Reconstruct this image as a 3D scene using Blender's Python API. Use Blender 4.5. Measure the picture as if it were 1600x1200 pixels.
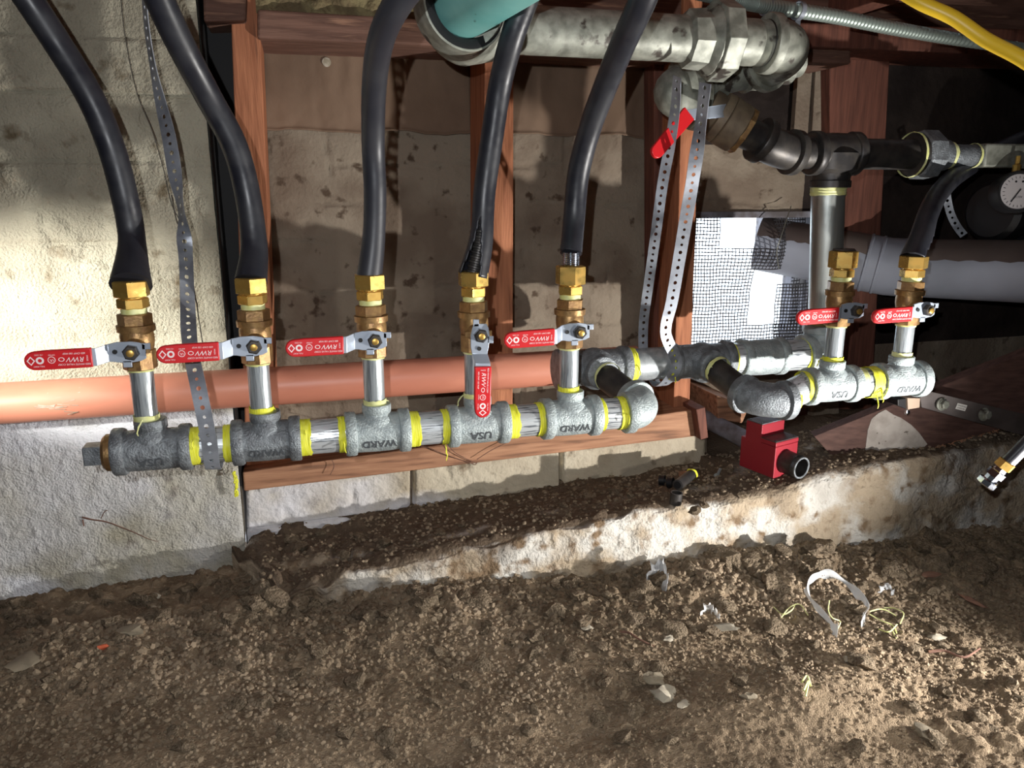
import bpy, bmesh, math, random
import numpy as np
from mathutils import Vector, Matrix, Quaternion
random.seed(7)
rng = np.random.default_rng(11)
SC = bpy.context.scene
COL = SC.collection
PI = math.pi
for o in list(bpy.data.objects): bpy.data.objects.remove(o)

# ------------------------------------------------------------------ camera
CZ = 0.66
F = 1200.0
YAW, PIT = math.radians(15), math.radians(14)
_fh = (math.sin(YAW), math.cos(YAW))
FWD = Vector((_fh[0]*math.cos(PIT), _fh[1]*math.cos(PIT), -math.sin(PIT)))
RGT = Vector((math.cos(YAW), -math.sin(YAW), 0))
UPV = Vector((_fh[0]*math.sin(PIT), _fh[1]*math.sin(PIT), math.cos(PIT)))
CAM = Vector((0, 0, CZ))
cam = bpy.data.cameras.new('camera'); camo = bpy.data.objects.new('camera', cam); COL.objects.link(camo)
camo.matrix_world = Matrix(((RGT.x, UPV.x, -FWD.x, 0), (RGT.y, UPV.y, -FWD.y, 0), (RGT.z, UPV.z, -FWD.z, CZ), (0, 0, 0, 1)))
cam.sensor_width = 36; cam.lens = 27; cam.clip_start = 0.02
cam.dof.use_dof = False
SC.camera = camo

# ------------------------------------------------------------------ world, lamps, exposure
world = bpy.data.worlds.new('world'); SC.world = world; world.use_nodes = True
bg = world.node_tree.nodes['Background']
bg.inputs[0].default_value = (0.78, 0.89, 1.0, 1); bg.inputs[1].default_value = 4.5
SC.view_settings.view_transform = 'Standard'; SC.view_settings.look = 'None'
SC.view_settings.exposure = 0.45; SC.view_settings.gamma = 1.0
SC.view_settings.use_curve_mapping = False

def lamp(name, kind, loc, power, color, size=0.02, aim=None, **kw):
    l = bpy.data.lights.new(name, kind); l.energy = power; l.color = color
    if kind in ('POINT', 'SPOT'): l.shadow_soft_size = size
    if kind == 'AREA': l.size = size
    for k, v in kw.items(): setattr(l, k, v)
    o = bpy.data.objects.new(name, l); COL.objects.link(o); o.location = loc
    if aim is not None:
        o.rotation_euler = (Vector(aim) - Vector(loc)).to_track_quat('-Z', 'Y').to_euler()
    return o
# work lamp lying on the soil just outside the frame at right
lamp('work_lamp', 'SPOT', (1.14, 0.57, 0.085), 50, (1.0, 0.97, 0.93), 0.008, aim=(0.10, 1.28, 0.80), spot_size=math.radians(132), spot_blend=1.0)
# torch aimed at the left wall from outside the frame
lamp('torch_lamp', 'SPOT', (-0.86, 0.80, CZ-.10), 70, (1.0, 0.98, 0.92), 0.012, aim=(-0.39, 1.37, CZ-.205), spot_size=math.radians(32), spot_blend=1.0)
# extra fill spot added at right to brighten the soil
lamp('soil_fill_lamp', 'SPOT', (1.05, 0.06, 0.34), 16, (1.0, 0.96, 0.88), 0.012, aim=(0.35, 0.75, -.10), spot_size=math.radians(84), spot_blend=1.0)
# added front fill beside the lens, lifting the faces towards the camera
lamp('front_fill_lamp', 'SPOT', (-0.05, -0.02, CZ+0.05), 17, (0.95, 0.97, 1.0), 0.004, aim=(0.28, 1.2, 0.30), spot_size=math.radians(125), spot_blend=0.8)
# daylight coming through the vent
lamp('vent_portal', 'AREA', (0.985, 1.66, CZ-0.20), 1, (1, 1, 1), 0.5, aim=(0.985, 0.0, CZ-0.20))
bpy.data.lights['vent_portal'].cycles.is_portal = True

# ------------------------------------------------------------------ pixel -> place
def ray(x, y): return FWD + RGT*((x-800)/F) + UPV*((600-y)/F)
def pY(x, y, Y): q = ray(x, y); return CAM + q*(Y/q.y)
def pZ(x, y, z): q = ray(x, y); return CAM + q*((z-CZ)/q.z)
def pD(x, y, d): return CAM + ray(x, y)*d

# ------------------------------------------------------------------ noise
def _h(ix, iy, iz, s):
    n = (ix.astype(np.int64)*73856093) ^ (iy.astype(np.int64)*19349663) ^ (iz.astype(np.int64)*83492791) ^ (s*2654435)
    n = (n ^ (n >> 13)) * 1274126177 & 0x7fffffff
    n = (n ^ (n >> 16)) & 0xffff
    return n/65535.0
def vnoise(P, sc, seed=0):
    Q = np.asarray(P, float)*sc; I = np.floor(Q); f = Q-I; f = f*f*(3-2*f)
    x, y, z = I[..., 0], I[..., 1], I[..., 2]; r = 0
    for a in (0, 1):
        for b in (0, 1):
            for c in (0, 1):
                w = (f[..., 0] if a else 1-f[..., 0])*(f[..., 1] if b else 1-f[..., 1])*(f[..., 2] if c else 1-f[..., 2])
                r = r + w*_h(x+a, y+b, z+c, seed)
    return r*2-1
def fbm(P, sc, oct=4, seed=0, gain=.5):
    r = 0; a = 1
    for k in range(oct): r = r + a*vnoise(P, sc*2**k, seed+k*17); a *= gain
    return r
def clods(X, Y, cell, seed, keep=.8, hs=.6):
    """height field of half-buried lumps"""
    gx, gy = np.floor(X/cell), np.floor(Y/cell); best = np.zeros_like(X)
    for a in (-1, 0, 1):
        for b in (-1, 0, 1):
            cx, cy = gx+a, gy+b; z0 = np.zeros_like(cx)
            jx, jy = _h(cx, cy, z0, seed), _h(cx, cy, z0, seed+1)
            rr = cell*(.22+.42*_h(cx, cy, z0, seed+2)); k = _h(cx, cy, z0, seed+3) < keep
            d2 = (X-(cx+jx)*cell)**2+(Y-(cy+jy)*cell)**2
            best = np.maximum(best, np.where(k, np.sqrt(np.maximum(rr*rr-d2, 0)), 0))
    return best*hs

# ------------------------------------------------------------------ materials
def lin(c): return tuple(((v/255)/12.92 if v/255 <= .04045 else ((v/255+.055)/1.055)**2.4) for v in c)+(1,)
MATS = {}
def M(name, col, rough=.6, metal=0, col2=None, sc=20, lo=.4, hi=.6, st=(1, 1, 1), bump=0, bsc=None, bd=.002,
      col3=None, sc3=60, lo3=.55, hi3=.65, attr=None, acol=None, spec=.5, rvar=0, alpha=1, trans=0):
    if name in MATS: return MATS[name]
    m = bpy.data.materials.new(name); m.use_nodes = True; nt = m.node_tree; N, L = nt.nodes, nt.links
    b = N['Principled BSDF']; b.inputs['Roughness'].default_value = rough; b.inputs['Metallic'].default_value = metal
    b.inputs['Specular IOR Level'].default_value = spec; b.inputs['Alpha'].default_value = alpha
    b.inputs['Transmission Weight'].default_value = trans
    tc = N.new('ShaderNodeTexCoord'); mp = N.new('ShaderNodeMapping'); mp.inputs['Scale'].default_value = st
    L.new(tc.outputs['Object'], mp.inputs[0]); vec = mp.outputs[0]
    def noise(s, v, det=6):
        n = N.new('ShaderNodeTexNoise'); n.inputs['Scale'].default_value = s; n.inputs['Detail'].default_value = det
        L.new(v, n.inputs['Vector']); return n.outputs['Fac']
    def ramp(src, a, c):
        r = N.new('ShaderNodeMapRange'); r.inputs[1].default_value = a; r.inputs[2].default_value = c; L.new(src, r.inputs[0]); return r.outputs[0]
    def mix(fac, a, c):
        x = N.new('ShaderNodeMix'); x.data_type = 'RGBA'
        L.new(fac, x.inputs[0])
        for sck, v in ((x.inputs[6], a), (x.inputs[7], c)):
            if isinstance(v, tuple): sck.default_value = v
            else: L.new(v, sck)
        return x.outputs[2]
    c = lin(col)
    if col2 is not None:
        fac = ramp(noise(sc, vec), lo, hi); c = mix(fac, c, lin(col2))
        if rvar:
            rr = N.new('ShaderNodeMapRange'); rr.inputs[3].default_value = rough; rr.inputs[4].default_value = rough+rvar
            L.new(fac, rr.inputs[0]); L.new(rr.outputs[0], b.inputs['Roughness'])
    if col3 is not None: c = mix(ramp(noise(sc3, vec, 4), lo3, hi3), c, lin(col3))
    if attr:
        at = N.new('ShaderNodeAttribute'); at.attribute_name = attr
        c = mix(at.outputs['Fac'], c, acol if acol is None else lin(acol))
        if isinstance(attr, str) and attr == 'dirt': pass
    if isinstance(c, tuple): b.inputs['Base Color'].default_value = c
    else: L.new(c, b.inputs['Base Color'])
    if bump:
        bp = N.new('ShaderNodeBump'); bp.inputs['Strength'].default_value = bump; bp.inputs['Distance'].default_value = bd
        L.new(noise(bsc or sc, vec, 8), bp.inputs['Height']); L.new(bp.outputs[0], b.inputs['Normal'])
    MATS[name] = m; return m

m_conc = M('board_formed_concrete', (184, 178, 158), .95, col2=(160, 154, 136), sc=9, bump=1, bsc=260, bd=.004, col3=(112, 100, 80), sc3=22, lo3=.60, hi3=.72, attr='wash', acol=(226, 227, 232), spec=.2)
m_plas = M('grey_mortar', (142, 130, 114), .95, col2=(118, 104, 90), sc=8, bump=.8, bsc=150, bd=.003, col3=(84, 70, 58), sc3=30, lo3=.62, hi3=.7, spec=.2)
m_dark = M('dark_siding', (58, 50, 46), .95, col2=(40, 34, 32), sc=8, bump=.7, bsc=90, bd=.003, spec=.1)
m_paper = M('building_paper', (128, 106, 88), .8, col2=(112, 92, 76), sc=5, bump=.5, bsc=14, bd=.01, spec=.2)
m_block = M('foundation_block', (188, 178, 158), .95, col2=(170, 158, 138), sc=8, attr='wash', acol=(226, 226, 232), bump=.9, bsc=120, bd=.004, col3=(120, 106, 88), sc3=26, lo3=.60, hi3=.72, spec=.2)
m_foot = M('footing_concrete', (172, 156, 134), .95, col2=(206, 202, 194), sc=11, lo=.47, hi=.60, bump=1, bsc=190, bd=.005, col3=(128, 108, 86), sc3=26, lo3=.54, hi3=.66, attr='dirt', acol=(98, 84, 70), spec=.15)
m_soil = M('soil', (146, 128, 106), .98, col2=(116, 100, 82), sc=14, bump=1, bsc=420, bd=.003, col3=(168, 150, 126), sc3=160, lo3=.58, hi3=.7, spec=.1)
m_clod = M('clod', (146, 130, 110), .97, col2=(118, 104, 86), sc=3, bump=.7, bsc=5, bd=.035, spec=.1)
m_stone = M('stone', (150, 140, 120), .85, col2=(120, 108, 90), sc=60, bump=.5, bsc=300, bd=.001)
m_pale = M('pale_stone', (190, 182, 166), .8, col2=(150, 140, 120), sc=70, bump=.4, bsc=300, bd=.001)
m_chipd = M('dull_brick', (138, 102, 84), .9, col2=(118, 86, 70), sc=70)
m_chip = M('red_brick_chip', (196, 96, 62), .8, col2=(170, 80, 52), sc=70)
def wood(name, a, b_, st=(40, 40, 3), **k): return M(name, a, .75, col2=b_, sc=3, lo=.35, hi=.65, st=st, bump=.45, bsc=9, bd=.003, spec=.3, **k)
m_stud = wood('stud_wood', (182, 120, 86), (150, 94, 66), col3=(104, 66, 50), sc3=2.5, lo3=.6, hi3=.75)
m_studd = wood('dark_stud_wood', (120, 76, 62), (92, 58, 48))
m_beam = wood('beam_wood', (126, 94, 80), (92, 66, 56), (3, 30, 30), col3=(168, 128, 104), sc3=3, lo3=.6, hi3=.75)
m_sill = wood('sill_wood', (176, 132, 102), (142, 100, 76), (3, 40, 40), col3=(112, 84, 66), sc3=3, lo3=.56, hi3=.72)
m_brown = wood('brown_board', (98, 72, 64), (76, 54, 48), (3, 40, 40))
m_insul = M('insulation', (140, 128, 92), .95, col2=(106, 92, 66), sc=30, bump=1, bsc=70, bd=.01)
m_galv = M('galvanized', (196, 202, 204), .34, .5, col2=(132, 138, 142), sc=60, lo=.35, hi=.7, bump=.25, bsc=200, bd=.0006, rvar=.2)
m_nip = M('wrenched_galvanized_nipple', (214, 220, 224), .30, .45, col2=(104, 110, 116), sc=2.2, lo=.53, hi=.62, st=(14, 200, 200), bump=.7, bsc=2.2, bd=.001, rvar=.2)
m_nipz = M('wrenched_galvanized_riser', (196, 204, 208), .30, .6, col2=(120, 126, 132), sc=2.2, lo=.45, hi=.65, st=(160, 160, 10), bump=.5, bsc=2.2, bd=.001, rvar=.2)
m_cast = M('cast_galvanized', (178, 188, 188), .5, .3, col2=(154, 164, 166), sc=90, bump=.9, bsc=380, bd=.002)
m_castd = M('dull_cast_galvanized', (138, 144, 148), .48, .4, col2=(112, 116, 120), sc=90, bump=.9, bsc=380, bd=.002)
m_oldg = M('old_galvanized', (118, 120, 110), .5, .3, col2=(164, 166, 154), sc=45, lo=.38, hi=.64, bump=.3, bsc=120, bd=.001, col3=(70, 64, 58), sc3=28, lo3=.59, hi3=.64)
m_blackpipe = M('black_steel_pipe', (58, 56, 56), .45, .5, col2=(78, 74, 70), sc=40, bump=.2, bsc=200, bd=.001)
m_brass = M('brass', (222, 186, 104), .26, .75, col2=(200, 160, 84), sc=60, rvar=.15)
m_brassd = M('cast_brass', (168, 134, 86), .42, .55, col2=(136, 104, 68), sc=90, bump=.4, bsc=300, bd=.001)
m_lever = M('zinc_steel', (178, 188, 202), .36, .45)
m_brassy = M('dusty_brass', (138, 122, 100), .6, .35, col2=(112, 98, 82), sc=30, bump=.2, bsc=120, bd=.001)
m_letter = M('cast_lettering', (84, 88, 92), .6, .3)
m_strap = M('strap_steel', (166, 172, 182), .36, .45, col2=(128, 132, 140), sc=30, rvar=.15)
m_chrome = M('chrome', (220, 225, 235), .12, 1)
m_red = M('red_vinyl', (206, 34, 40), .38, bump=.05, bsc=300, bd=.001)
m_redbox = M('red_plastic', (150, 30, 44), .55)
m_print = M('white_print', (240, 225, 225), .6)
m_rubber = M('black_hose_jacket', (34, 35, 42), .36, col2=(44, 45, 50), sc=30, bump=.15, bsc=60, bd=.002, rvar=.12)
m_rubberd = M('dusty_hose_jacket', (56, 57, 62), .42, col2=(44, 45, 52), sc=14)
m_black = M('matte_black', (20, 20, 22), .5)
m_tape = M('yellow_thread_tape', (226, 226, 40), .55, col2=(240, 240, 90), sc=60, bump=.5, bsc=60, bd=.001, st=(14, 1, 1))
m_tapep = M('pale_thread_tape', (214, 216, 140), .55, col2=(226, 228, 170), sc=60, bump=.5, bsc=60, bd=.001)
m_orange = M('salmon_pipe', (214, 142, 116), .42, col2=(200, 128, 104), sc=5, bump=.06, bsc=60, bd=.001, col3=(96, 52, 38), sc3=11, lo3=.70, hi3=.73, st=(1, 3, 3))
m_teal = M('teal_pipe', (100, 166, 162), .35, col2=(124, 184, 178), sc=9, bump=.08, bsc=60, bd=.001, col3=(60, 100, 92), sc3=60, lo3=.68, hi3=.72)
m_yel = M('yellow_jacket', (226, 186, 44), .4)
m_duct = M('white_duct', (150, 154, 166), .5, col2=(132, 136, 146), sc=4, bump=.05, bsc=40, bd=.001)
m_ductd = M('dusty_duct_top', (96, 84, 78), .85, col2=(78, 66, 62), sc=5)
m_conduit = M('conduit_steel', (158, 170, 162), .42, .6)
m_wire = M('wire_metal', (140, 138, 128), .5, .7)
m_face = M('gauge_face', (165, 160, 160), .5)
m_mesh = M('vent_wire', (70, 68, 70), .6, .5)
m_dustp = M('dusty_pipe', (128, 128, 138), .8, col2=(86, 80, 80), sc=20, bump=.4, bsc=120, bd=.002)
m_film = M('plastic_film', (222, 224, 226), .18, alpha=.55, spec=.8)
m_white = M('white_sticker', (214, 210, 204), .6)
m_out = M('pale_outdoor_concrete', (215, 215, 215), .9)
m_gapshade = M('gap_shade_black', (18, 17, 18), .7)  # paints the shade in the gap between left wall and first stud
m_blockw = M('tan_block', (196, 172, 150), .7)

# ------------------------------------------------------------------ builders
def frame(o, z, ref=None):
    z = Vector(z).normalized(); ref = Vector(ref) if ref is not None else (Vector((0, 0, 1)) if abs(z.z) < .9 else Vector((0, 1, 0)))
    x = (ref - z*ref.dot(z)).normalized(); y = z.cross(x)
    return Matrix(((x.x, y.x, z.x, o[0]), (x.y, y.y, z.y, o[1]), (x.z, y.z, z.z, o[2]), (0, 0, 0, 1)))
AX_X = lambda o: frame(o, (1, 0, 0))
AX_Z = lambda o: Matrix.Translation(Vector(o))
class MB:
    def __init__(s): s.v = []; s.f = []
    def add(s, vs, fs):
        n = len(s.v); s.v += [tuple(v) for v in vs]; s.f += [tuple(i+n for i in f) for f in fs]; return s
    def lathe(s, prof, Mx, seg=32, cap=True, ph=0, r0=None):
        vs = []; fs = []; n = len(prof)
        for t, r in prof:
            for k in range(seg):
                a = 2*PI*k/seg+ph; vs.append(Mx @ Vector((r*math.cos(a), r*math.sin(a), t)))
        for i in range(n-1):
            for k in range(seg):
                a, b = i*seg+k, i*seg+(k+1) % seg; fs.append((a, b, b+seg, a+seg))
        if cap: fs.append(tuple(range(seg))[::-1]); fs.append(tuple((n-1)*seg+k for k in range(seg)))
        return s.add(vs, fs)
    def box(s, Mx, sx, sy, sz):
        vs = [Mx @ Vector((x*sx/2, y*sy/2, z*sz/2)) for z in (-1, 1) for y in (-1, 1) for x in (-1, 1)]
        return s.add(vs, [(0, 2, 3, 1), (4, 5, 7, 6), (0, 1, 5, 4), (2, 6, 7, 3), (0, 4, 6, 2), (1, 3, 7, 5)])
    def hexa(s, b, t):
        vs = list(b)+list(t)
        return s.add(vs, [(3, 2, 1, 0), (4, 5, 6, 7)]+[(i, (i+1) % 4, 4+(i+1) % 4, 4+i) for i in range(4)])
    def prism(s, poly, Mx, h):
        n = len(poly); vs = [Mx @ Vector((x, y, 0)) for x, y in poly]+[Mx @ Vector((x, y, h)) for x, y in poly]
        return s.add(vs, [tuple(range(n))[::-1], tuple(range(n, 2*n))]+[(i, (i+1) % n, n+(i+1) % n, n+i) for i in range(n)])
    def tube(s, pts, rad, seg=20, cap=True, ref=None, fl=None, slit=None):
        pts = [Vector(p) for p in pts]; n = len(pts)
        if not hasattr(rad, '__len__'): rad = [rad]*n
        T = [(pts[min(i+1, n-1)]-pts[max(i-1, 0)]).normalized() for i in range(n)]
        x = Vector(ref) if ref is not None else (Vector((0, 0, 1)) if abs(T[0].z) < .9 else Vector((0, 1, 0)))
        vs = []; fs = []
        for i in range(n):
            x = (x-T[i]*x.dot(T[i])).normalized(); y = T[i].cross(x)
            e = fl[i] if fl else 1
            for k in range(seg):
                a = 2*PI*k/seg; vs.append(pts[i]+(x*math.cos(a)*e+y*math.sin(a))*rad[i])
        for i in range(n-1):
            for k in range(seg):
                if slit and i < slit[1] and abs((k-slit[0]+seg/2) % seg-seg/2) < slit[2]*(1-i/slit[1]): continue
                a, b = i*seg+k, i*seg+(k+1) % seg; fs.append((a, b, b+seg, a+seg))
        if cap and not slit: fs.append(tuple(range(seg))[::-1]); fs.append(tuple((n-1)*seg+k for k in range(seg)))
        return s.add(vs, fs)
    def build(s, name, mat, parent=None, bevel=0, ang=35, smooth=True, kind=None):
        me = bpy.data.meshes.new(name); me.from_pydata(s.v, [], s.f); me.materials.append(mat)
        return fin(me, name, parent, bevel, ang, smooth, kind)
def fin(me, name, parent=None, bevel=0, ang=35, smooth=True, kind=None):
    if smooth:
        me.polygons.foreach_set('use_smooth', [True]*len(me.polygons))
        if ang < 180: me.set_sharp_from_angle(angle=math.radians(ang))
    me.update()
    o = bpy.data.objects.new(name, me); COL.objects.link(o)
    if parent: o.parent = parent
    if bevel:
        b = o.modifiers.new('bevel', 'BEVEL'); b.width = bevel; b.segments = 2; b.limit_method = 'ANGLE'
    if kind: o['kind'] = kind
    return o
def tag(o, label, cat, group=None, kind=None):
    o['label'] = label; o['category'] = cat
    if group: o['group'] = group
    if kind: o['kind'] = kind
    return o
def thing(name, label, cat, group=None, loc=(0, 0, 0)):
    o = bpy.data.objects.new(name, None); COL.objects.link(o); o.empty_display_size = .02; o.location = loc
    return tag(o, label, cat, group)
def struct(name, o=None):
    if o is None: o = bpy.data.objects.new(name, None); COL.objects.link(o); o.empty_display_size = .02
    o['kind'] = 'structure'; return o
def curve(pts, n=60):
    """Catmull-Rom through the points (each may carry extra numbers)"""
    P = np.array([list(p) for p in pts], float); P = np.vstack([2*P[0]-P[1], P, 2*P[-1]-P[-2]]); m = len(P)-3; out = []
    for i in range(n):
        t = i/(n-1)*m; k = min(int(t), m-1); u = t-k; a, b, c, d = P[k:k+4]
        out.append(.5*((2*b)+(-a+c)*u+(2*a-5*b+4*c-d)*u*u+(-a+3*b-3*c+d)*u**3))
    return np.array(out)
def grid_mesh(P, name, mat, attrs=None, parent=None, skip=None, kind=None, ang=180):
    """P: (nu, nv, 3) array"""
    nu, nv = P.shape[:2]; idx = np.arange(nu*nv).reshape(nu, nv)
    a, b, c, d = idx[:-1, :-1], idx[1:, :-1], idx[1:, 1:], idx[:-1, 1:]
    fs = np.stack([a, b, c, d], -1).reshape(-1, 4)
    if skip is not None: fs = fs[~skip.reshape(-1)]
    me = bpy.data.meshes.new(name); me.vertices.add(nu*nv); me.vertices.foreach_set('co', P.reshape(-1).astype(np.float32))
    me.loops.add(len(fs)*4); me.loops.foreach_set('vertex_index', fs.reshape(-1).astype(np.int32))
    me.polygons.add(len(fs)); me.polygons.foreach_set('loop_start', (np.arange(len(fs))*4).astype(np.int32))
    me.update(calc_edges=True); me.materials.append(mat)
    for k, v in (attrs or {}).items():
        at = me.attributes.new(k, 'FLOAT', 'POINT'); at.data.foreach_set('value', v.reshape(-1).astype(np.float32))
    return fin(me, name, parent, 0, ang, True, kind)
_TX = {}
def text(body, size, Mx, mat, parent, name='lettering', ext=.0006, shear=0, bold=0, sx=1):
    key = (body, size, ext, shear, bold)
    if key not in _TX:
        c = bpy.data.curves.new('lettering', 'FONT'); c.body = body; c.size = size; c.extrude = ext; c.shear = shear; c.offset = bold
        c.align_x = 'CENTER'; c.align_y = 'CENTER'; c.resolution_u = 3; c.space_line = .8
        t = bpy.data.objects.new('t', c); COL.objects.link(t); bpy.context.view_layer.update()
        me = bpy.data.meshes.new_from_object(t.evaluated_get(bpy.context.evaluated_depsgraph_get()))
        bpy.data.objects.remove(t); me.name = 'lettering'; me.materials.clear(); me.materials.append(mat); _TX[key] = me
    o = bpy.data.objects.new(name, _TX[key]); COL.objects.link(o); o.parent = parent; o.matrix_local = Mx @ Matrix.Diagonal((sx, 1, 1, 1))
    return o
def sag(x0, x1, n): return [x0+(x1-x0)*i/(n-1) for i in range(n)]
def wbox(corners, Y0, Y1, name, mat, parent=None, bevel=.002):
    """a timber whose front outline runs through four pixels on plane Y0, its back on Y1"""
    fr = [pY(x, y, Y0) for x, y in corners]; bk = [Vector((p.x, Y1, p.z)) for p in fr]
    return MB().hexa(fr, bk).build(name, mat, parent, bevel, smooth=False)

# ================================================================== THE SETTING
# ---- floor of loose soil
def base_z(X, Y):
    P = np.stack([X, Y, X*0], -1)
    z = -.012 - .022*np.clip(X-.2, 0, 3) + .012*fbm(P, 4, 3, 5)
    z = z + .030*np.exp(-((Y-1.12)/.09)**2)*(.6+.5*fbm(P, 7, 2, 9))           # spoil heaped along the footing
    z = z - .02*np.exp(-(((X-.33)/.10)**2+((Y-.83)/.05)**2)) - .02*np.exp(-(((X-.10)/.05)**2+((Y-.80)/.03)**2))
    z = z + .025*np.exp(-(((X-.62)/.12)**2+((Y-.80)/.06)**2))
    return z
def soil_z(X, Y):
    P = np.stack([X, Y, X*0], -1); z = base_z(X, Y)
    near = np.clip((Y-.93)/.22, 0, 1)+.35*np.clip(fbm(P, 5, 2, 31)+.3, 0, 1)+.5*np.clip((X-.5)/.5, 0, 1)
    near = np.clip(near, 0, 1)
    z = z + clods(X, Y, .034, 3, .45, .55)*near + clods(X, Y, .015, 7, .7, .6)*(.12+.75*near) + clods(X+.003, Y, .0075, 12, .85, .6)*(.6+.35*near)
    return z + .0012*fbm(P, 300, 2, 3)
xs = np.concatenate([np.linspace(-3.2, -.75, 14)[:-1], np.arange(-.75, 2.15, .0030), np.linspace(2.16, 3.6, 8)])
ys = np.concatenate([np.linspace(-2.6, .52, 16)[:-1], np.arange(.52, 1.45, .0030), np.linspace(1.47, 3.0, 6)])
GX, GY = np.meshgrid(xs, ys, indexing='ij')
floor = struct('floor', grid_mesh(np.stack([GX, GY, soil_z(GX, GY)], -1), 'floor', m_soil))

# ---- left wall of board-formed concrete
def wl():
    zt = [CZ+z for z in (.226, .149, .045, -.077, -.20)]        # form board joints
    X = np.arange(-1.15, -.1345, .0034); Z = np.arange(-.06, 1.16, .0036)
    A, B = np.meshgrid(X, Z, indexing='ij'); P = np.stack([A, B*0, B], -1)
    Y = 1.372+.003*fbm(P, 5, 3, 2)
    offs = [.0, .004, -.001, .001, -.002, .002]; k = np.zeros_like(B, int)
    for z in zt: k = k+(B < z)
    Y = Y-np.array(offs)[k]
    rough = np.where((k == 1), .0028, .0007); Y = Y-rough*np.abs(fbm(P, 70, 4, 8)) - .0006*fbm(P, 260, 2, 4)
    Y = Y-np.where(k != 1, .0007*np.maximum(fbm(P*np.array([.25, 1, 1]), 60, 3, 14), 0), 0)
    for i, z in enumerate(zt[:4]):
        zz = z+.0015*fbm(P, 12, 2, 40+i); g = np.exp(-((B-zz)/.0022)**2)*(.55+.6*fbm(P, 9, 2, 60+i)); Y = Y+.008*np.clip(g, 0, 1)
    lump = clods(A, B, .03, 77, .35, .25)*(k > 1)*(B > CZ-.12); Y = Y-lump
    Y = Y-np.where(B < CZ-.36, .0025*np.abs(fbm(P, 90, 3, 23)), 0)
    edge = np.clip((A+.150)/.0155, 0, 1); Y = Y+edge**3*.006
    wash = np.clip((CZ-.335+.02*fbm(P, 8, 3, 4)-B)/.03, 0, 1)*np.clip(1.05+.7*fbm(P, 6, 4, 5), 0, 1)
    wash = wash*np.clip(1-.9*np.exp(-((B-.02+.02*fbm(P, 9, 3, 6))/.05)**2)*np.clip(.9+fbm(P, 14, 3, 7), 0, 1), 0, 1)
    o = grid_mesh(np.stack([A, Y, B], -1)[:, ::-1], 'wall_left', m_conc, {'wash': wash[:, ::-1]})
    o['kind'] = 'structure'
    # its end face beside the first stud, coloured black for the gap's shade
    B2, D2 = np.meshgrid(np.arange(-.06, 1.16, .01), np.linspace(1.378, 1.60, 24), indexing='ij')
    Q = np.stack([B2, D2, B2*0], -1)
    grid_mesh(np.stack([-.1345+.0006*fbm(Q, 30, 3, 5), D2, B2], -1)[::-1], 'return_face', m_gapshade, parent=o)
wl()

# ---- back wall between the studs, with the vent hole on the right
VX0, VX1, VZ1, VZ0 = .832, 1.128, CZ-.052, CZ-.372
def wb():
    X = np.arange(-.20, 3.4, .006); Z = np.arange(-.05, 1.16, .006)
    A, B = np.meshgrid(X, Z, indexing='ij'); P = np.stack([A, B*0, B], -1)
    Y = 1.560+.004*fbm(P, 6, 3, 71)-.0018*np.abs(fbm(P, 60, 4, 72))
    for i, zc in enumerate((.055, -.02, -.10, -.19, -.27)):        # mortar pushed through lath: broken level cracks
        zz = CZ+zc+.008*fbm(P, 9, 3, 80+i); on = np.clip(fbm(P, 10, 2, 90+i)*2.5-.2, 0, 1)
        Y = Y+.010*np.exp(-((B-zz)/.0026)**2)*on
    for i in range(9):
        xc = -.03+.095*i+.01*math.sin(i*5); xx = xc+.006*fbm(P, 12, 2, 120+i); on = np.clip(fbm(P, 14, 2, 140+i)*3-.6, 0, 1)
        Y = Y+.009*np.exp(-((A-xx)/.0020)**2)*on
    ca, cb = .5*(A[1:, 1:]+A[:-1, :-1]), .5*(B[1:, 1:]+B[:-1, :-1])
    skip = (ca > VX0) & (ca < VX1) & (cb > VZ0) & (cb < VZ1)
    right = A > 1.22
    o = grid_mesh(np.stack([A, Y, B], -1)[:, ::-1], 'wall_back', m_plas, skip=skip[:, ::-1]); o['kind'] = 'structure'
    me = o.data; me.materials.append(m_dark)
    co = np.empty(len(me.vertices)*3, np.float32); me.vertices.foreach_get('co', co); co = co.reshape(-1, 3)
    vi = np.empty(len(me.loops), np.int32); me.loops.foreach_get('vertex_index', vi)
    q = co[vi.reshape(-1, 4)[:, 0]]
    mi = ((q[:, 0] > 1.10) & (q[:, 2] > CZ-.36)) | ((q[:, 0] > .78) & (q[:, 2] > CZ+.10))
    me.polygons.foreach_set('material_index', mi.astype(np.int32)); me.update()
wb()
# building paper hanging over the upper part of each bay
def paper(x0, x1, seed):
    X = np.arange(x0, x1, .004); T = np.linspace(0, 1, 90)
    A, U = np.meshgrid(X, T, indexing='ij'); P0 = np.stack([A, A*0, A*0], -1)
    zb = CZ+.112+.004*fbm(P0, 16, 3, seed); B = zb+(CZ+.30-zb)*U; P = np.stack([A, A*0, B], -1)
    Y = 1.550-.004*fbm(P, 7, 3, seed+1)-.0018*np.clip((1-U)*6-4.6, 0, 1)*fbm(P, 40, 2, seed+2)-.0015*fbm(P*np.array([3, 1, .7]), 16, 2, seed+3)-.004*np.exp(-(U/.02)**2)
    o = grid_mesh(np.stack([A, Y, B], -1)[:, ::-1], 'building_paper', m_paper); so = o.modifiers.new('s', 'SOLIDIFY'); so.thickness = .0012; so.offset = -1
    o['kind'] = 'structure'; return o
for i, (a, b) in enumerate(((-.060, .335), (.380, .72))): paper(a, b, 200+i*9)
cap = MB().lathe([(0, .0005), (0, .0085), (.002, .0078), (.003, .003)], frame(pY(510, 97, 1.545), (0, -1, 0)), 16).build('roofing_nail', m_pale)
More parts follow.
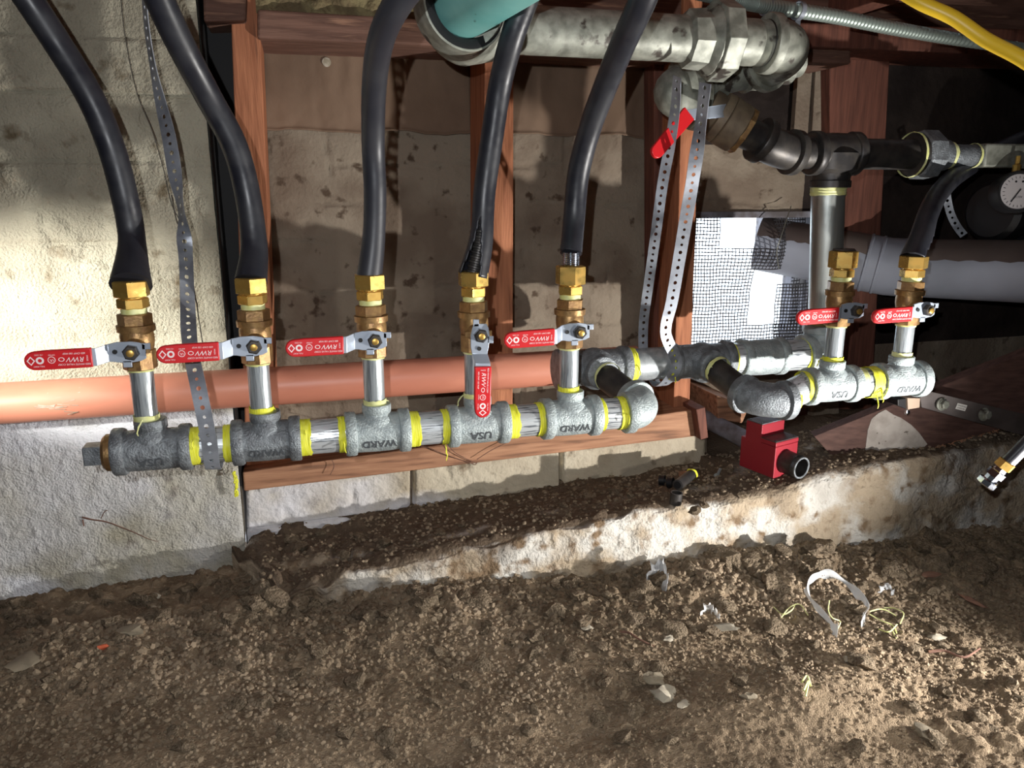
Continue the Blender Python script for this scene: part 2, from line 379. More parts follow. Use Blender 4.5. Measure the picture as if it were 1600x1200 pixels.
tag(cap, 'pale round cap nail on the brown building paper', 'nail')

# ---- timber frame
def board(name, corners, Y0, Y1, mat, bevel=.002):
    return struct(name, wbox(corners, Y0, Y1, name, mat, None, bevel))
board('wall_stud', [(358, -60), (402, -60), (437, 760), (386, 760)], 1.42, 1.545, m_stud)
board('wall_stud', [(757, -60), (803, -60), (801, 705), (757, 705)], 1.42, 1.545, m_stud)
board('wall_stud', [(1070, -60), (1100, -60), (1077, 660), (1052, 660)], 1.42, 1.545, m_stud)
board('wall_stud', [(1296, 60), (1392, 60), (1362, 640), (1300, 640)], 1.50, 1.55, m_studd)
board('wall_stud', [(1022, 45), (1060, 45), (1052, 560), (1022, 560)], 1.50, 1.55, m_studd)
board('gap_shade_strip', [(296, -60), (366, -60), (396, 760), (374, 760)], 1.49, 1.53, m_gapshade, .001)  # added black strip standing in for the shade in the gap
lp = [(1250, 75), (1272, 75), (1262, 215), (1240, 215)]
board('lath_strip', lp, 1.535, 1.55, m_plas, .001); board('lath_strip', [(1276, 85), (1296, 85), (1288, 225), (1268, 225)], 1.53, 1.55, m_plas, .001)
board('top_plate', [(402, 14), (1330, 70), (1330, 100), (402, 60)], 1.405, 1.56, m_beam, .004)
board('top_plate', [(316, -30), (386, -30), (384, 32), (318, 34)], 1.395, 1.5, m_beam, .004)
board('rim_beam', [(316, -110), (1700, -110), (1700, 60), (402, 6)], 1.43, 1.56, m_beam, .003)
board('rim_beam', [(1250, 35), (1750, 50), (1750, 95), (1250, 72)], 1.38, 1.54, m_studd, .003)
ins = grid_mesh(np.stack([*(lambda A, B: (A, 1.425-.012*np.abs(fbm(np.stack([A, B, A], -1), 22, 4, 3)), B))(*np.meshgrid(np.arange(-.05, .30, .004), np.arange(CZ+.282, CZ+.40, .004), indexing='ij'))], -1)[:, ::-1], 'insulation_batt', m_insul)
tag(ins, 'yellow fibrous insulation batt above the wooden top plate', 'insulation', kind='stuff')
# ceiling: subfloor boards with joists running away from the wall
ce = struct('ceiling')
for i in range(14):
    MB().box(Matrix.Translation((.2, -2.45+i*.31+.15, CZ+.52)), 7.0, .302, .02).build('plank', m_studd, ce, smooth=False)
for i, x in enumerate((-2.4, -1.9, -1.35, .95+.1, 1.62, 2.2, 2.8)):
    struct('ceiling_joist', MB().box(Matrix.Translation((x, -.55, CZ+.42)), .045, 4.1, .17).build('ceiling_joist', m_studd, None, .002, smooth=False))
for nm, c_, s_ in (('wall_right', (3.4, .2, .5), (.05, 5.6, 1.4)), ('wall_far_left', (-3.0, -.6, .5), (.05, 4.2, 1.4)), ('wall_front', (.2, -2.5, .5), (7, .05, 1.4)), ('wall_corner', (-2.1, 1.45, .5), (1.95, .10, 1.4))):
    struct(nm, MB().box(Matrix.Translation(c_), *s_).build(nm, m_dark, None, smooth=False))

# sill plate
sill = board('sill_plate', [(379, 738), (1088, 640), (1096, 681), (381, 768)], 1.385, 1.50, m_sill, .003)
board('sill_block', [(1088, 640), (1102, 636), (1107, 684), (1095, 688)], 1.36, 1.50, m_studd, .002)
board('sill_offcut', [(1120, 618), (1172, 634), (1160, 662), (1122, 655)], 1.40, 1.55, m_sill, .003)
board('sill_plate', [(1030, 690), (1090, 682), (1090, 700), (1030, 706)], 1.43, 1.50, m_studd, .003)

# foundation blocks under the sill
fw = struct('wall_foundation')
def block(px, Yf, seed):
    (a, b, c, d) = [pY(x, y, Yf) for x, y in px]       # tl tr br bl
    U, V = np.meshgrid(np.linspace(0, 1, 60), np.linspace(0, 1, 30), indexing='ij')
    A, B, C, D_ = [np.array(p) for p in (a, b, c, d)]
    P = (A*((1-U)*(1-V))[..., None]+B*(U*(1-V))[..., None]+C*(U*V)[..., None]+D_*((1-U)*V)[..., None])
    W = (B-A)
    e = np.minimum(np.minimum(U, 1-U)*np.linalg.norm(W), np.minimum(V, 1-V)*np.linalg.norm(D_-A))
    P[..., 1] += .006*fbm(P, 9, 3, 300)-.002*np.abs(fbm(P, 70, 4, 301))+.03*np.clip(1-e/.0035, 0, 1)**2 + seed*.0007
    P[..., 1] += .006*np.clip(fbm(P*np.array([1.6, 1, .5]), 30, 2, 307)*4-2.4, 0, 1)
    wsh = np.clip((.16-P[..., 0])/.12, 0, 1)*np.clip((CZ-.50+.03*fbm(P, 12, 3, 309)-P[..., 2])/.04, 0, 1)*np.clip(.6+fbm(P, 9, 3, 310), 0, 1)
    wsh = np.maximum(wsh, np.clip((CZ-.575-P[..., 2]+.02*fbm(P, 14, 3, 311))/.03, 0, 1)*np.clip((.35-P[..., 0])/.2, 0, .8))
    grid_mesh(P, 'brick', m_block, {'wash': wsh}, parent=fw)
jt = [381, 645, 877, 1106]
def bl(x, top, slope): return top-(x-385)*slope
for i in range(3):
    x0, x1 = jt[i]+.5, jt[i+1]-.5
    t = lambda x: 767-(x-381)*.1205; m_ = lambda x: 828-(x-381)*.122; b_ = lambda x: 905-(x-381)*.13
    block([(x0, t(x0)-4), (x1, t(x1)-4), (x1, m_(x1)), (x0, m_(x0))], 1.412, i % 3)
jt2 = [381, 580, 820, 950, 1106]
for i in range(4):
    x0, x1 = jt2[i]+1, jt2[i+1]-1
    block([(x0, m_(x0)+1), (x1, m_(x1)+1), (x1, b_(x1)), (x0, b_(x0))], 1.405, (i+1) % 3)
MB().hexa([pY(378, 762, 1.436), pY(1104, 676, 1.436), pY(1104, 815, 1.436), pY(378, 920, 1.436)],
          [pY(378, 762, 1.52), pY(1104, 676, 1.52), pY(1104, 815, 1.52), pY(378, 920, 1.52)]).build('mortar_core', m_plas, fw, smooth=False)

# footing: sloping dirty ledge and pale face
def footing():
    fe = [pY(x, y, 1.2) for x, y in [(402, 912), (450, 930), (560, 892), (700, 862), (830, 832), (1000, 795), (1100, 783), (1200, 768), (1300, 742), (1400, 715), (1500, 700), (1600, 688), (1750, 675)]]
    ex, ez = [p.x for p in fe], [p.z for p in fe]
    bk = [pY(x, y, 1.42) for x, y in [(381, 850), (400, 838), (640, 792), (800, 768), (1100, 722)]]
    bx, bz = [p.x for p in bk], [p.z for p in bk]
    X = np.arange(-.16, 3.3, .0042); nv = 150
    S = np.linspace(0, 1, nv); A, V = np.meshgrid(X, S, indexing='ij')
    zf = np.interp(A, ex, ez); zb = np.interp(A, bx, bz)
    yf = 1.20+.16*np.clip((-.06-A)/.10, 0, 1)**1.3
    yb = np.where(A > .80, 1.60, 1.44); yb = np.where((A > .78) & (A < .82), 1.44+.16*(A-.78)/.04, yb)
    k = .50
    t = np.clip(V/k, 0, 1); Yt = yb+(yf-yb)*t; zlin = zb+(zf-zb)*np.clip((1.42-Yt)/(1.42-1.2), -.3, 1)
    zlin = np.where(A > .80, np.maximum(zlin, zf+.0)*1, zlin)
    w = np.clip((V-k)/(1-k), 0, 1)
    P0 = np.stack([A, Yt, w*.3], -1)
    Yc = Yt-.015*w+.010*fbm(np.stack([A, w*.2, A*0], -1), 6, 3, 411)*np.clip(w*4, 0, 1); Zc = zlin-w*(zlin+.09)
    r = np.clip(1-np.abs(V-k)/.05, 0, 1); Zc = Zc-.008*r*r; Yc = Yc+.006*r*r
    P = np.stack([A, Yc, Zc], -1)
    top = 1-np.clip((V-k+.01)/.02, 0, 1)
    rub = clods(A, Yt, .022, 501, .5, .5)+clods(A, Yt, .010, 505, .75, .6)
    lim = np.clip(1.3*fbm(np.stack([A, Yt, A*0], -1), 7, 3, 9)+.55, 0, 1)
    P[..., 2] += top*(rub*(.25+.75*lim)+.006*fbm(P0, 14, 3, 420))
    side = 1-top
    P[..., 1] -= side*(.0045*np.abs(fbm(P, 55, 5, 421))+.004*fbm(P, 15, 2, 422))
    P[..., 1] += side*.006*np.clip(fbm(P*np.array([1.5, 1, .8]), 22, 2, 427)*4-2.2, 0, 1)
    P[..., 2] += r*.006*fbm(P, 25, 3, 423)
    lf = np.clip((.16-A)/.16, 0, 1)
    P[..., 2] += lf*(1-w)*(clods(A, Yt, .045, 601, .8, .55)+.8*clods(A, Yt, .02, 605, .8, .6)); P[..., 1] -= lf*w*clods(A, P[..., 2], .035, 611, .8, .8)
    dirt = np.clip(top*1.0+np.clip(1-w*3.2, 0, 1)*np.clip(.25+1.3*fbm(P, 10, 4, 431), 0, 1)*(w > 0), 0, 1)
    streak = np.exp(-((t-.72-.08*fbm(P0, 4, 2, 433))/.035)**2)*np.clip(fbm(P0, 12, 3, 434)*2+.3, 0, 1)
    dirt = np.clip(dirt-top*streak*.7, 0, 1)
    left = np.clip((.10-A)/.15, 0, 1)*np.clip(.3+1.2*fbm(P, 9, 3, 436), 0, 1); dirt = np.clip(dirt+left*side, 0, 1)
    o = grid_mesh(P, 'footing', m_foot, {'dirt': dirt}); o['kind'] = 'structure'
    return P
FP = footing()
def ledge_z(x, y):
    i = int(np.clip((x+.16)/.0042, 0, FP.shape[0]-1)); row = FP[i, :75]; j = int(np.argmin(np.abs(row[:, 1]-y))); return float(row[j, 2])
# footing piece seen beyond the vent wall: concrete pad with dark joints
board('foundation_pier', [(1228, 640), (1262, 636), (1262, 706), (1228, 706)], 1.50, 1.56, m_studd, .002)
board('foundation_pier', [(1268, 600), (1312, 590), (1312, 690), (1268, 700)], 1.49, 1.55, m_plas, .004)

# ---- vent: frame, torn wire cloth, outdoor ground
win = struct('window_1')
cxv, czv = (VX0+VX1)/2, (VZ0+VZ1)/2
for c_, s_ in (((cxv, 1.60, VZ1+.004), (VX1-VX0+.05, .10, .014)), ((cxv, 1.60, VZ0-.004), (VX1-VX0+.05, .10, .014)), ((VX0-.006, 1.60, czv), (.014, .10, VZ1-VZ0)), ((VX1+.006, 1.60, czv), (.014, .10, VZ1-VZ0))):
    MB().box(Matrix.Translation(c_), *s_).build('frame', m_dustp, win, .001, smooth=False)
def screen(x0, x1, z0, z1, Y, bulge, name, holes):
    mb = MB(); st = .0078
    def yy(x, z): return Y-bulge*math.exp(-((x-1.02)/.06)**2-((z-(CZ-.12))/.06)**2)+.002*math.sin(x*60+z*35)
    def hole(x, z): return any(a < x < b and c < z < d for a, b, c, d in holes)
    r = .0012
    def seg(p, q):
        if hole((p[0]+q[0])/2, (p[2]+q[2])/2): return
        p, q = Vector(p), Vector(q); mb.tube([p, q], r, 4, cap=False)
    nx, nz = int((x1-x0)/st), int((z1-z0)/st)
    G = [[(x0+i*st+.0006*math.sin(j*.9), yy(x0+i*st, z0+j*st), z0+j*st+.0006*math.sin(i*.7)) for j in range(nz+1)] for i in range(nx+1)]
    for i in range(nx+1):
        for j in range(nz+1):
            if i < nx: seg(G[i][j], G[i+1][j])
            if j < nz: seg(G[i][j], G[i][j+1])
    return mb.build(name, m_mesh, win, smooth=False, kind='stuff')
screen(VX0, VX1, VZ0, VZ1, 1.572, .05, 'wire_cloth', [(.905, 1.03, CZ-.12, CZ-.05), (.99, 1.10, CZ-.30, CZ-.17)])
screen(1.045, 1.19, CZ-.40, CZ-.20, 1.548, .0, 'torn_wire_cloth', [])
# outside: pale driveway and a fence of siding panels out in the light
struct('outdoor_ground', MB().box(Matrix.Translation((1.2, 4.6, -.06)), 12, 6, .05).build('outdoor_ground', m_out, None, smooth=False))
struct('outdoor_post', MB().box(Matrix.Translation((1.36, 2.05, CZ-.10)), .10, .05, .20).build('outdoor_post', m_dustp, None, .002, smooth=False))

# ================================================================== PIPES
ZH = CZ-.331; YH = 1.06
TEX = [-.209, -.065, .0856, .2317, .375]
man = thing('pipe_manifold', 'galvanized pipe manifold with yellow thread tape running before the salmon pipe', 'pipe manifold')
def tee_piece(c, axis, L=.094, rb=.0272, rf=.0315, hub=.0205, hh=.042, up=(0, 0, 1), mat=None, word=None, hubr2=None, side=(0, -1, 0), parent=None, flip=True):
    parent = parent or man; mb = MB(); c = Vector(c); axis = Vector(axis).normalized(); h = L/2; bw = .0135
    prof = [(-h, rf*.80), (-h, rf*.965), (-h+.0015, rf), (-h+bw-.001, rf), (-h+bw+.0015, rf*.955), (-h+bw+.002, rb), (0, rb*1.03), (h-bw-.002, rb), (h-bw-.0015, rf*.955), (h-bw+.001, rf), (h-.0015, rf), (h, rf*.965), (h, rf*.80)]
    mb.lathe(prof, frame(c, axis), 40)
    if hub:
        up = Vector(up)
        mb.lathe([(0, hub*1.25), (rb*.80, hub*1.22), (rb*1.0, hub*.95), (hh-.013, hub*.93), (hh-.0115, hub*1.0), (hh-.001, hub), (hh, hub*.96), (hh, hub*.75)], frame(c, up), 32)
    o = mb.build('tee' if hub else 'coupling', mat or m_cast, parent, ang=50)
    if word:
        side = Vector(side).normalized(); yv = axis.cross(side)  # letters upside down
        side = (side+Vector((0, 0, -.36))).normalized(); p = c+side*(rb*.985)
        x = -axis if flip else axis; z = side; y = z.cross(x)
        Mx = Matrix(((x.x, y.x, z.x, p.x), (x.y, y.y, z.y, p.y), (x.z, y.z, z.z, p.z), (0, 0, 0, 1)))
        text(word, .0175 if word == 'USA' else .0155, Mx, m_letter, o, ext=.0016, bold=.0002)
    return o
def nip(a, b, r, mat=None, parent=None, thr=0, name='nipple'):
    a, b = Vector(a), Vector(b); L = (b-a).length; mb = MB(); pr = [(0, r*.9)]
    if thr:
        n = int(thr/.0016)
        for i in range(n): pr += [(i*.0016, r*.95), (i*.0016+.0008, r*1.0)]
    pr += [(thr, r), (L, r)]
    mb.lathe(pr, frame(a, b-a), 32); return mb.build(name, mat or m_nip, parent or man, ang=40)
def tape(c, axis, r, w, mat=None, parent=None, tails=1, seed=0):
    rr = random.Random(seed+int(1000*(c[0]+c[2]))); c = Vector(c); axis = Vector(axis).normalized(); mb = MB(); fr = frame(c, axis)
    n = 7; seg = 28; vs = []; fs = []
    for i in range(n):
        for k in range(seg):
            a = 2*PI*k/seg; t = (i/(n-1)-.5)*w+(rr.uniform(-1, 1)*w*.10 if i in (0, n-1) else 0); q = r*(1+.025*rr.random()+(.02 if i % 2 else 0))
            vs.append(fr @ Vector((q*math.cos(a), q*math.sin(a), t)))
    for i in range(n-1):
        for k in range(seg):
            a, b = i*seg+k, i*seg+(k+1) % seg; fs.append((a, b, b+seg, a+seg))
    mb.add(vs, fs)
    for t in range(tails):
        a = rr.uniform(0, 2*PI); p = fr @ Vector((r*math.cos(a), r*math.sin(a), 0)); pts = [p]
        d = (p-c).normalized()
        for k in range(5): pts.append(pts[-1]+(d*.004+Vector((rr.uniform(-.3, .3), rr.uniform(-.3, .3), -.6))*.006)); d = d*.5
        mb.tube(pts, [.0011, .001, .0012, .0008, .001, .0004], 5)
    return mb.build('thread_tape', mat or m_tape, parent or man, ang=30)
def elbow(a, c, b, r, rf, mat=None, parent=None, bands=True, name='elbow', bw=.014):
    a, c, b = Vector(a), Vector(c), Vector(b); pts = []
    for i in range(17): t = i/16; pts.append(a*(1-t)**2+c*2*t*(1-t)+b*t*t)
    mb = MB(); mb.tube(pts, r, 36)
    if bands:
        for p, q in ((a, c), (b, c)):
            mb.lathe([(-.001, rf*.8), (-.001, rf*.965), (.001, rf), (bw-.001, rf), (bw, rf*.96), (bw+.001, r*.98)], frame(p, q-p), 36)
    return mb.build(name, mat or m_cast, parent or man, ang=50)

words = ['USA', 'WARD', 'WARD', 'USA', 'WARD']
for i, x in enumerate(TEX):
    tee_piece((x, YH, ZH), (1, 0, 0), L=.096 if i == 0 else .090, word=words[i], mat=m_castd if i < 2 else m_cast)
for i in range(4):
    a, b = TEX[i]+.046, TEX[i+1]-.046
    nip((a-.006, YH, ZH), (b+.006, YH, ZH), .0242, thr=.008 if i else .02)
    tape((a+.0055, YH, ZH), (1, 0, 0), .0252, .015, seed=i); tape((b-.004, YH, ZH), (1, 0, 0), .0252, .010, seed=i+9)
# end plug
MB().lathe([(0, .021), (.004, .0245), (.014, .0245), (.015, .022)], frame((TEX[0]-.060, YH, ZH), (1, 0, 0)), 32).build('bushing', m_brassd, man)
MB().lathe([(0, .0155), (.001, .0175), (.024, .0175)], frame((TEX[0]-.083, YH, ZH), (1, 0, 0)), 4, ph=PI/4).build('square_plug', m_castd, man, .001)
# fifth tee -> elbow -> back header
ex = .490
nip((.415, YH, ZH), (ex-.030, YH, ZH), .0242, thr=.010); tape((.424, YH, ZH), (1, 0, 0), .0252, .007, seed=3); tape((.457, YH, ZH), (1, 0, 0), .0252, .012, seed=4, tails=2)
elbow((ex-.026, YH, ZH), (ex+.018, YH, ZH), (ex+.010, YH+.050, ZH+.008), .0285, .0325)
ZB = CZ-.292; YB = 1.21
BX1 = pY(925, 575, YB).x
nip((ex+.012, YH+.04, ZH+.006), (BX1+.006, YB-.03, ZB-.004), .0225, m_blackpipe)
bt1, bt2 = BX1, pY(1092, 570, YB).x
tape((BX1+.010, YB-.045, ZB-.006), (bt1-ex, YB-YH, .02), .0238, .010, m_tapep, tails=0)
def tee_side(c, d, mat, L=.12, hh=.05):
    return tee_piece(c, (1, 0, 0), L, .030, .0345, .028, hh, up=d, mat=mat)
tee_side((bt1, YB, ZB), (0.05, -1, 0), m_castd, .13, .048)
tee_side((bt2, YB, ZB), (0.1, -1, -.05), m_castd, .12, .048)
nip((bt1+.05, YB, ZB), (bt2-.05, YB, ZB), .0285, m_galv); tape((bt1+.070, YB, ZB), (1, 0, 0), .030, .012, seed=21, tails=3)
tape((bt2-.062, YB, ZB), (1, 0, 0), .030, .008, seed=22, tails=1)
x0 = bt2+.05; x1 = pY(1170, 558, YB).x
nip((x0, YB, ZB), (x1, YB, ZB), .0285); tape((x0+.012, YB, ZB), (1, 0, 0), .0296, .005, seed=23, tails=0)
tape((x1-.018, YB, ZB), (1, 0, 0), .0296, .004, seed=24, tails=0)
x2 = pY(1222, 556, YB).x
tee_piece(((x1+x2)/2-.01, YB, ZB), (1, 0, 0), x2-x1+.02, .032, .0345, 0, mat=m_cast)
x3 = pY(1265, 545, YB).x
nip((x2-.005, YB, ZB), (x3, YB, ZB), .0285); tape((x3-.012, YB, ZB), (1, 0, 0), .0298, .010, seed=25)
x4 = pY(1287, 520, YB).x
elbow((x3-.012, YB, ZB), (x4+.002, YB, ZB+.004), (x4, YB, ZB+.055), .034, .0385, mat=m_cast)
# second tee -> elbow -> right header
e2 = pY(1200, 610, YH).x
nip((bt2+.004, YB-.035, ZB-.004), (e2-.018, YH+.028, ZH+.004), .0225, m_blackpipe); tape((bt2+.008, YB-.052, ZB-.006), (e2-.012-bt2, YH-YB, -.04), .0238, .008, m_tapep, tails=1)
elbow((e2-.022, YH+.042, ZH+.006), (e2-.010, YH-.002, ZH), (e2+.040, YH, ZH), .0285, .0325, mat=m_castd)
RZ = CZ-.3105
r6, r7 = .832, .968
nip((e2+.030, YH, ZH+.004), (r6-.045, YH, RZ), .0242, thr=.0); tape((e2+.046, YH, ZH+.005), (1, 0, 0), .0252, .006, seed=31); tape((r6-.052, YH, RZ), (1, 0, 0), .0256, .008, seed=32, tails=0)
tee_piece((r6, YH, RZ), (1, 0, 0), .092, word='USA', mat=m_cast)
nip((r6+.04, YH, RZ), (r7-.04, YH, RZ), .0242); tape((r6+.054, YH, RZ), (1, 0, 0), .0254, .012, m_tapep, seed=33, tails=0); tape((r7-.058, YH, RZ), (1, 0, 0), .0262, .020, seed=34, tails=4)
tee_piece((r7, YH, RZ), (1, 0, 0), .092, word='WARD', mat=m_cast)
MB().lathe([(0, .022), (.006, .022), (.008, .015), (.018, .0155), (.019, .014)], frame((r7+.044, YH, RZ), (1, 0, 0)), 4, ph=PI/4).build('square_plug', m_cast, man, .0008)

# risers, ball valves and hose connectors
HEXA = PI/6
def hexnut(mb, c, z0, z1, r, ph=0, n=6):
    e = .0012; mb.lathe([(z0, r*.90), (z0+e, r), (z1-e, r), (z1, r*.90)], AX_Z(c), n, ph=ph)
def make_valve(c, zb, tilt, down, label):
    """c = riser axis point, zb = height of the lower end"""
    v = thing('ball_valve', label, 'valve', 'red handled gas ball valves', (c[0], c[1], zb))
    mb = MB(); o = (0, 0, 0)
    hexnut(mb, o, .000, .026, .0205, .2, 8)
    mb.lathe([(.022, .0165), (.028, .0190), (.036, .0205), (.044, .0205), (.049, .0195), (.0495, .0228), (.0575, .0232), (.058, .0195)], AX_Z(o), 32)
    hexnut(mb, o, .057, .0722, .0208, .1, 6)
    fr = frame((0, 0, .030), (0, -1, 0)); mb.lathe([(.010, .015), (.024, .0125), (.030, .0115), (.031, .009), (.040, .008)], fr, 20)
    for a in (0, PI): mb.box(Matrix.Translation((.014*math.cos(a)+.0, -.029, .030+.0)), .010, .006, .008)
    mb.build('body', m_brassd, v, ang=40)
    st = MB().lathe([(.038, .0045), (.052, .0045), (.0525, .0035)], fr, 16).build('stem', m_brass, v)
    nt = MB().lathe([(.0405, .0085), (.041, .0098), (.048, .0098), (.0495, .008)], fr, 6, ph=.3).build('nut', m_blackpipe, v, ang=20)
    piv = Matrix.Translation((0, -.040, .030)) @ Matrix.Rotation(tilt, 4, 'Y')        # local x = lever direction reversed
    if down: piv = Matrix.Translation((0, -.040, .030)) @ Matrix.Rotation(-PI/2+.05, 4, 'Y')
    # flat lever with a cranked neck: local -x points along the lever, -y to the viewer
    th = .0026; secs = [(.016, .0085, 0), (.010, .0115, 0), (0, .0132, 0), (-.016, .0128, 0), (-.022, .0115, 0), (-.026, .0110, .0), (-.037, .0108, -.0122), (-.044, .0106, -.013), (-.09, .010, -.013)]
    sh = [0, 0, 0, 0, 0, -.0005, -.003, -.0035, -.0045]
    vs = []; fs = []
    for i, (x, w, yo) in enumerate(secs):
        for (dz, dy) in ((-w, -th/2), (w, -th/2), (w, th/2), (-w, th/2)): vs.append(piv @ Vector((x, yo+dy, sh[i]*.8+dz)))
    for i in range(len(secs)-1):
        for k in range(4): a, b = i*4+k, i*4+(k+1) % 4; fs.append((a, b, b+4, a+4))
    fs += [(3, 2, 1, 0), tuple((len(secs)-1)*4+k for k in range(4))]
    lb = MB(); lb.add(vs, fs)
    for (px, pz, q) in ((.017, .0065, .004), (-.006, -.015, .0042)):
        lb.box(piv @ Matrix.Translation((px, 0, pz)), .010, th, q*2)
    lv = lb.build('lever', m_lever, v, .0005, ang=25)
    MB().lathe([(0, .0029), (.0022, .0029)], piv @ frame((-.0185, -.0008, .001), (0, -1, 0)), 14).build('lever_hole', m_black, lv)
    # vinyl grip
    n = 28; out = []
    x0, x1, w0, w1 = -.041, -.114, .0118, .0112
    zs = lambda x: -.0025-.0020*(-x-.041)/.073
    for x in (x0, -.06, -.09): out.append((x, zs(x)+w0))
    for k in range(11):
        a = PI/2+PI*k/10; out.append((x1+.0112+math.cos(a)*.0112, zs(x1)+math.sin(a)*w1))
    for x in (-.09, -.06, x0): out.append((x, zs(x)-w0))
    def gy(x): return -.013
    vs = [piv @ Vector((x, gy(x)-.0032, z)) for x, z in out]+[piv @ Vector((x, gy(x)+.0032, z)) for x, z in out]; m = len(out)
    fs = [tuple(range(m)), tuple(range(m, 2*m))[::-1]]+[((i+1) % m, i, m+i, m+(i+1) % m) for i in range(m)]
    gp = MB().add(vs, fs).build('grip', m_red, v, .0014, ang=50)
    gp['label'] = 'red vinyl lever grip with white print'
    # print, upside down when the lever points left
    def put(body, size, x, z, sx=1, sh_=0, rot=0):
        y = gy(x)-.0033
        Mx = piv @ Matrix.Translation((x, y, zs(x)+z)) @ Matrix(((-1, 0, 0, 0), (0, 0, -1, 0), (0, -1, 0, 0), (0, 0, 0, 1))) @ Matrix.Rotation(rot, 4, 'Z')
        text(body, size, Mx, m_print, gp, 'print', .0001, sh_, 0, sx)
    put('RWV', .0085, -.0585, -.0005, 1.0, .3)
    put('RED-WHITE VALVE CORP', .0031, -.0605, -.0066)
    put('600 CWP 150 WSP', .0030, -.0600, .0066)
    put('UL', .0040, -.0845, -.0005); put('LISTED', .0024, -.0840, .0060)
    put('FULL PORT', .0024, -.0985, -.0070); put('1/2-125G', .0024, -.0975, .0068)
    put('MADE', .0026, -.0462, .0, 1, 0, PI/2)
    pr = MB()
    def ring(x, z, r, wd, k, ph=0, sq=1):
        vs = []; 
        for i in range(k):
            a = 2*PI*i/k+ph
            for rr in (r, r-wd):
                for dy in (-.0034, -.0030): vs.append(piv @ Vector((x+rr*math.cos(a)*sq, gy(x)+dy, zs(x)+z+rr*math.sin(a))))
        fs = []
        for i in range(k):
            a, b = i*4, ((i+1) % k)*4
            fs += [(a, b, b+2, a+2), (a+1, a, b, b+1), (a+2, b+2, b+3, a+3)]
        pr.add(vs, fs)
    ring(-.1065, 0, .0056, .0019, 4, 0, .8); ring(-.0970, 0, .0044, .0022, 20); ring(-.0845, 0, .0042, .0007, 20); ring(-.0740, 0, .0026, .0007, 16, 0, 1.3)
    pr.build('printed_logo', m_print, gp, smooth=False)
    return v
def riser(x, z0, zt, seed):
    """nipple between tee hub and valve"""
    nip((x, YH, z0-.008), (x, YH, zt), .0144, m_nipz, man, name='riser_nipple')
    tape((x, YH, z0+.003), (0, 0, 1), .0158, .008, m_tapep if seed % 2 else m_tape, seed=seed); tape((x, YH, zt+.0005), (0, 0, 1), .0158, .006, m_tapep, seed=seed+1, tails=seed % 3 == 0)
def make_hose(name, label, x, zv, pts, rad=.0152, flare=None, cut=0, corr=False, capped=False, slit=None, dusty=False):
    """connector on top of a valve (z = zv) and the jacketed hose rising from it"""
    h = thing(name, label, 'gas hose' if not capped else 'pipe fitting', None if capped else 'black jacketed gas hoses', (x, YH, zv)); o = (0, 0, 0)
    tape((0, 0, .0035), (0, 0, 1), .0150, .009, m_tapep, h, tails=0, seed=int(x*99))
    mb = MB(); hexnut(mb, o, .0065, .0195, .0190, .25, 6); mb.lathe([(.0195, .0150), (.0215, .0150)], AX_Z(o), 24)
    mb.build('adapter', m_brass, h, ang=20)
    mb = MB(); hexnut(mb, o, .0210, .048 if corr or capped else .0415, .0222, .5, 6); mb.build('nut', m_brass, h, ang=20)
    if capped:
        MB().lathe([(.049, .018), (.0515, .0165), (.052, .006), (.048, .005)], AX_Z(o), 24).build('plug', m_blackpipe, h); return h
    base = Vector((x, YH, zv))
    if corr:
        pr = []
        for i in range(8): pr += [(.048+i*.0026, .0118), (.0493+i*.0026, .0138)]
        MB().lathe(pr, AX_Z(o), 28).build('corrugated_tube', m_chrome, h, ang=60)
    start = Vector((x, YH, zv+(.066 if corr else .036)))
    P = curve([tuple(start)]+[tuple(p) for p in pts], 90); rr = []
    for i in range(90):
        L = (Vector(P[i])-start).length; r = rad
        if flare: r = rad+flare*(1-min(1, L/.075))**1.3 if L < .075 else rad
        r *= 1+.006*math.sin(L*PI*2/.008)
        rr.append(r)
    mb = MB()
    if slit:
        mb.tube([Vector(p)-base for p in P], rr, 40, ref=(0, -1, 0), slit=slit)
        mb.tube([Vector(p)-base for p in P][::-1], [r*.86 for r in rr][::-1], 40, ref=(0, -1, 0)) if False else None
        k = 26; Q = curve([tuple(p) for p in P[:k]], 120)
        MB().tube([Vector(p)-base for p in Q], [.0095+.0022*(i//4 % 2) for i in range(120)], 20).build('corrugated_tube', m_blackpipe, h, ang=60)
        j = mb.build('jacket', m_rubber, h, ang=70); so = j.modifiers.new('s', 'SOLIDIFY'); so.thickness = .0022; so.offset = -1; return h
    mb.tube([Vector(p)-base for p in P], rr, 28)
    mb.build('jacket', m_rubberd if dusty else m_rubber, h, ang=70)
    return h
def spec(x, zt, tiltdeg, down, vlab, hlab, pts, z0, seed, **kw):
    riser(x, z0, zt, seed); make_valve((x, YH), zt, math.radians(tiltdeg), down, vlab)
    make_hose('gas_hose' if not kw.get('capped') else 'capped_fitting', hlab, x, zt+.0722, pts, **kw)
hz = ZH+.042
def hp(x, y, d): return pD(x, y, d)
spec(TEX[0]-.004, ZH+.110, 1, False, 'red lever valve with shadowed handle at far left end above the end plug', 'black gas hose rising from the leftmost valve, flared jacket end',
     [hp(206, 372, 1.0), hp(193, 300, .985), hp(172, 225, .965), hp(140, 150, .945), hp(88, 65, .92), hp(22, -35, .88)], hz, 1, flare=.0085, rad=.0165)
spec(TEX[1]-.004, ZH+.110, 1, False, 'red lever valve in front of the left stud, second from the end plug', 'black gas hose crossing in front of the leftmost wooden stud',
     [hp(397, 385, 1.02), hp(386, 300, 1.01), hp(365, 225, .985), hp(325, 150, .95), hp(275, 55, .89), hp(232, -40, .84)], hz, 4, flare=.004, rad=.0165)
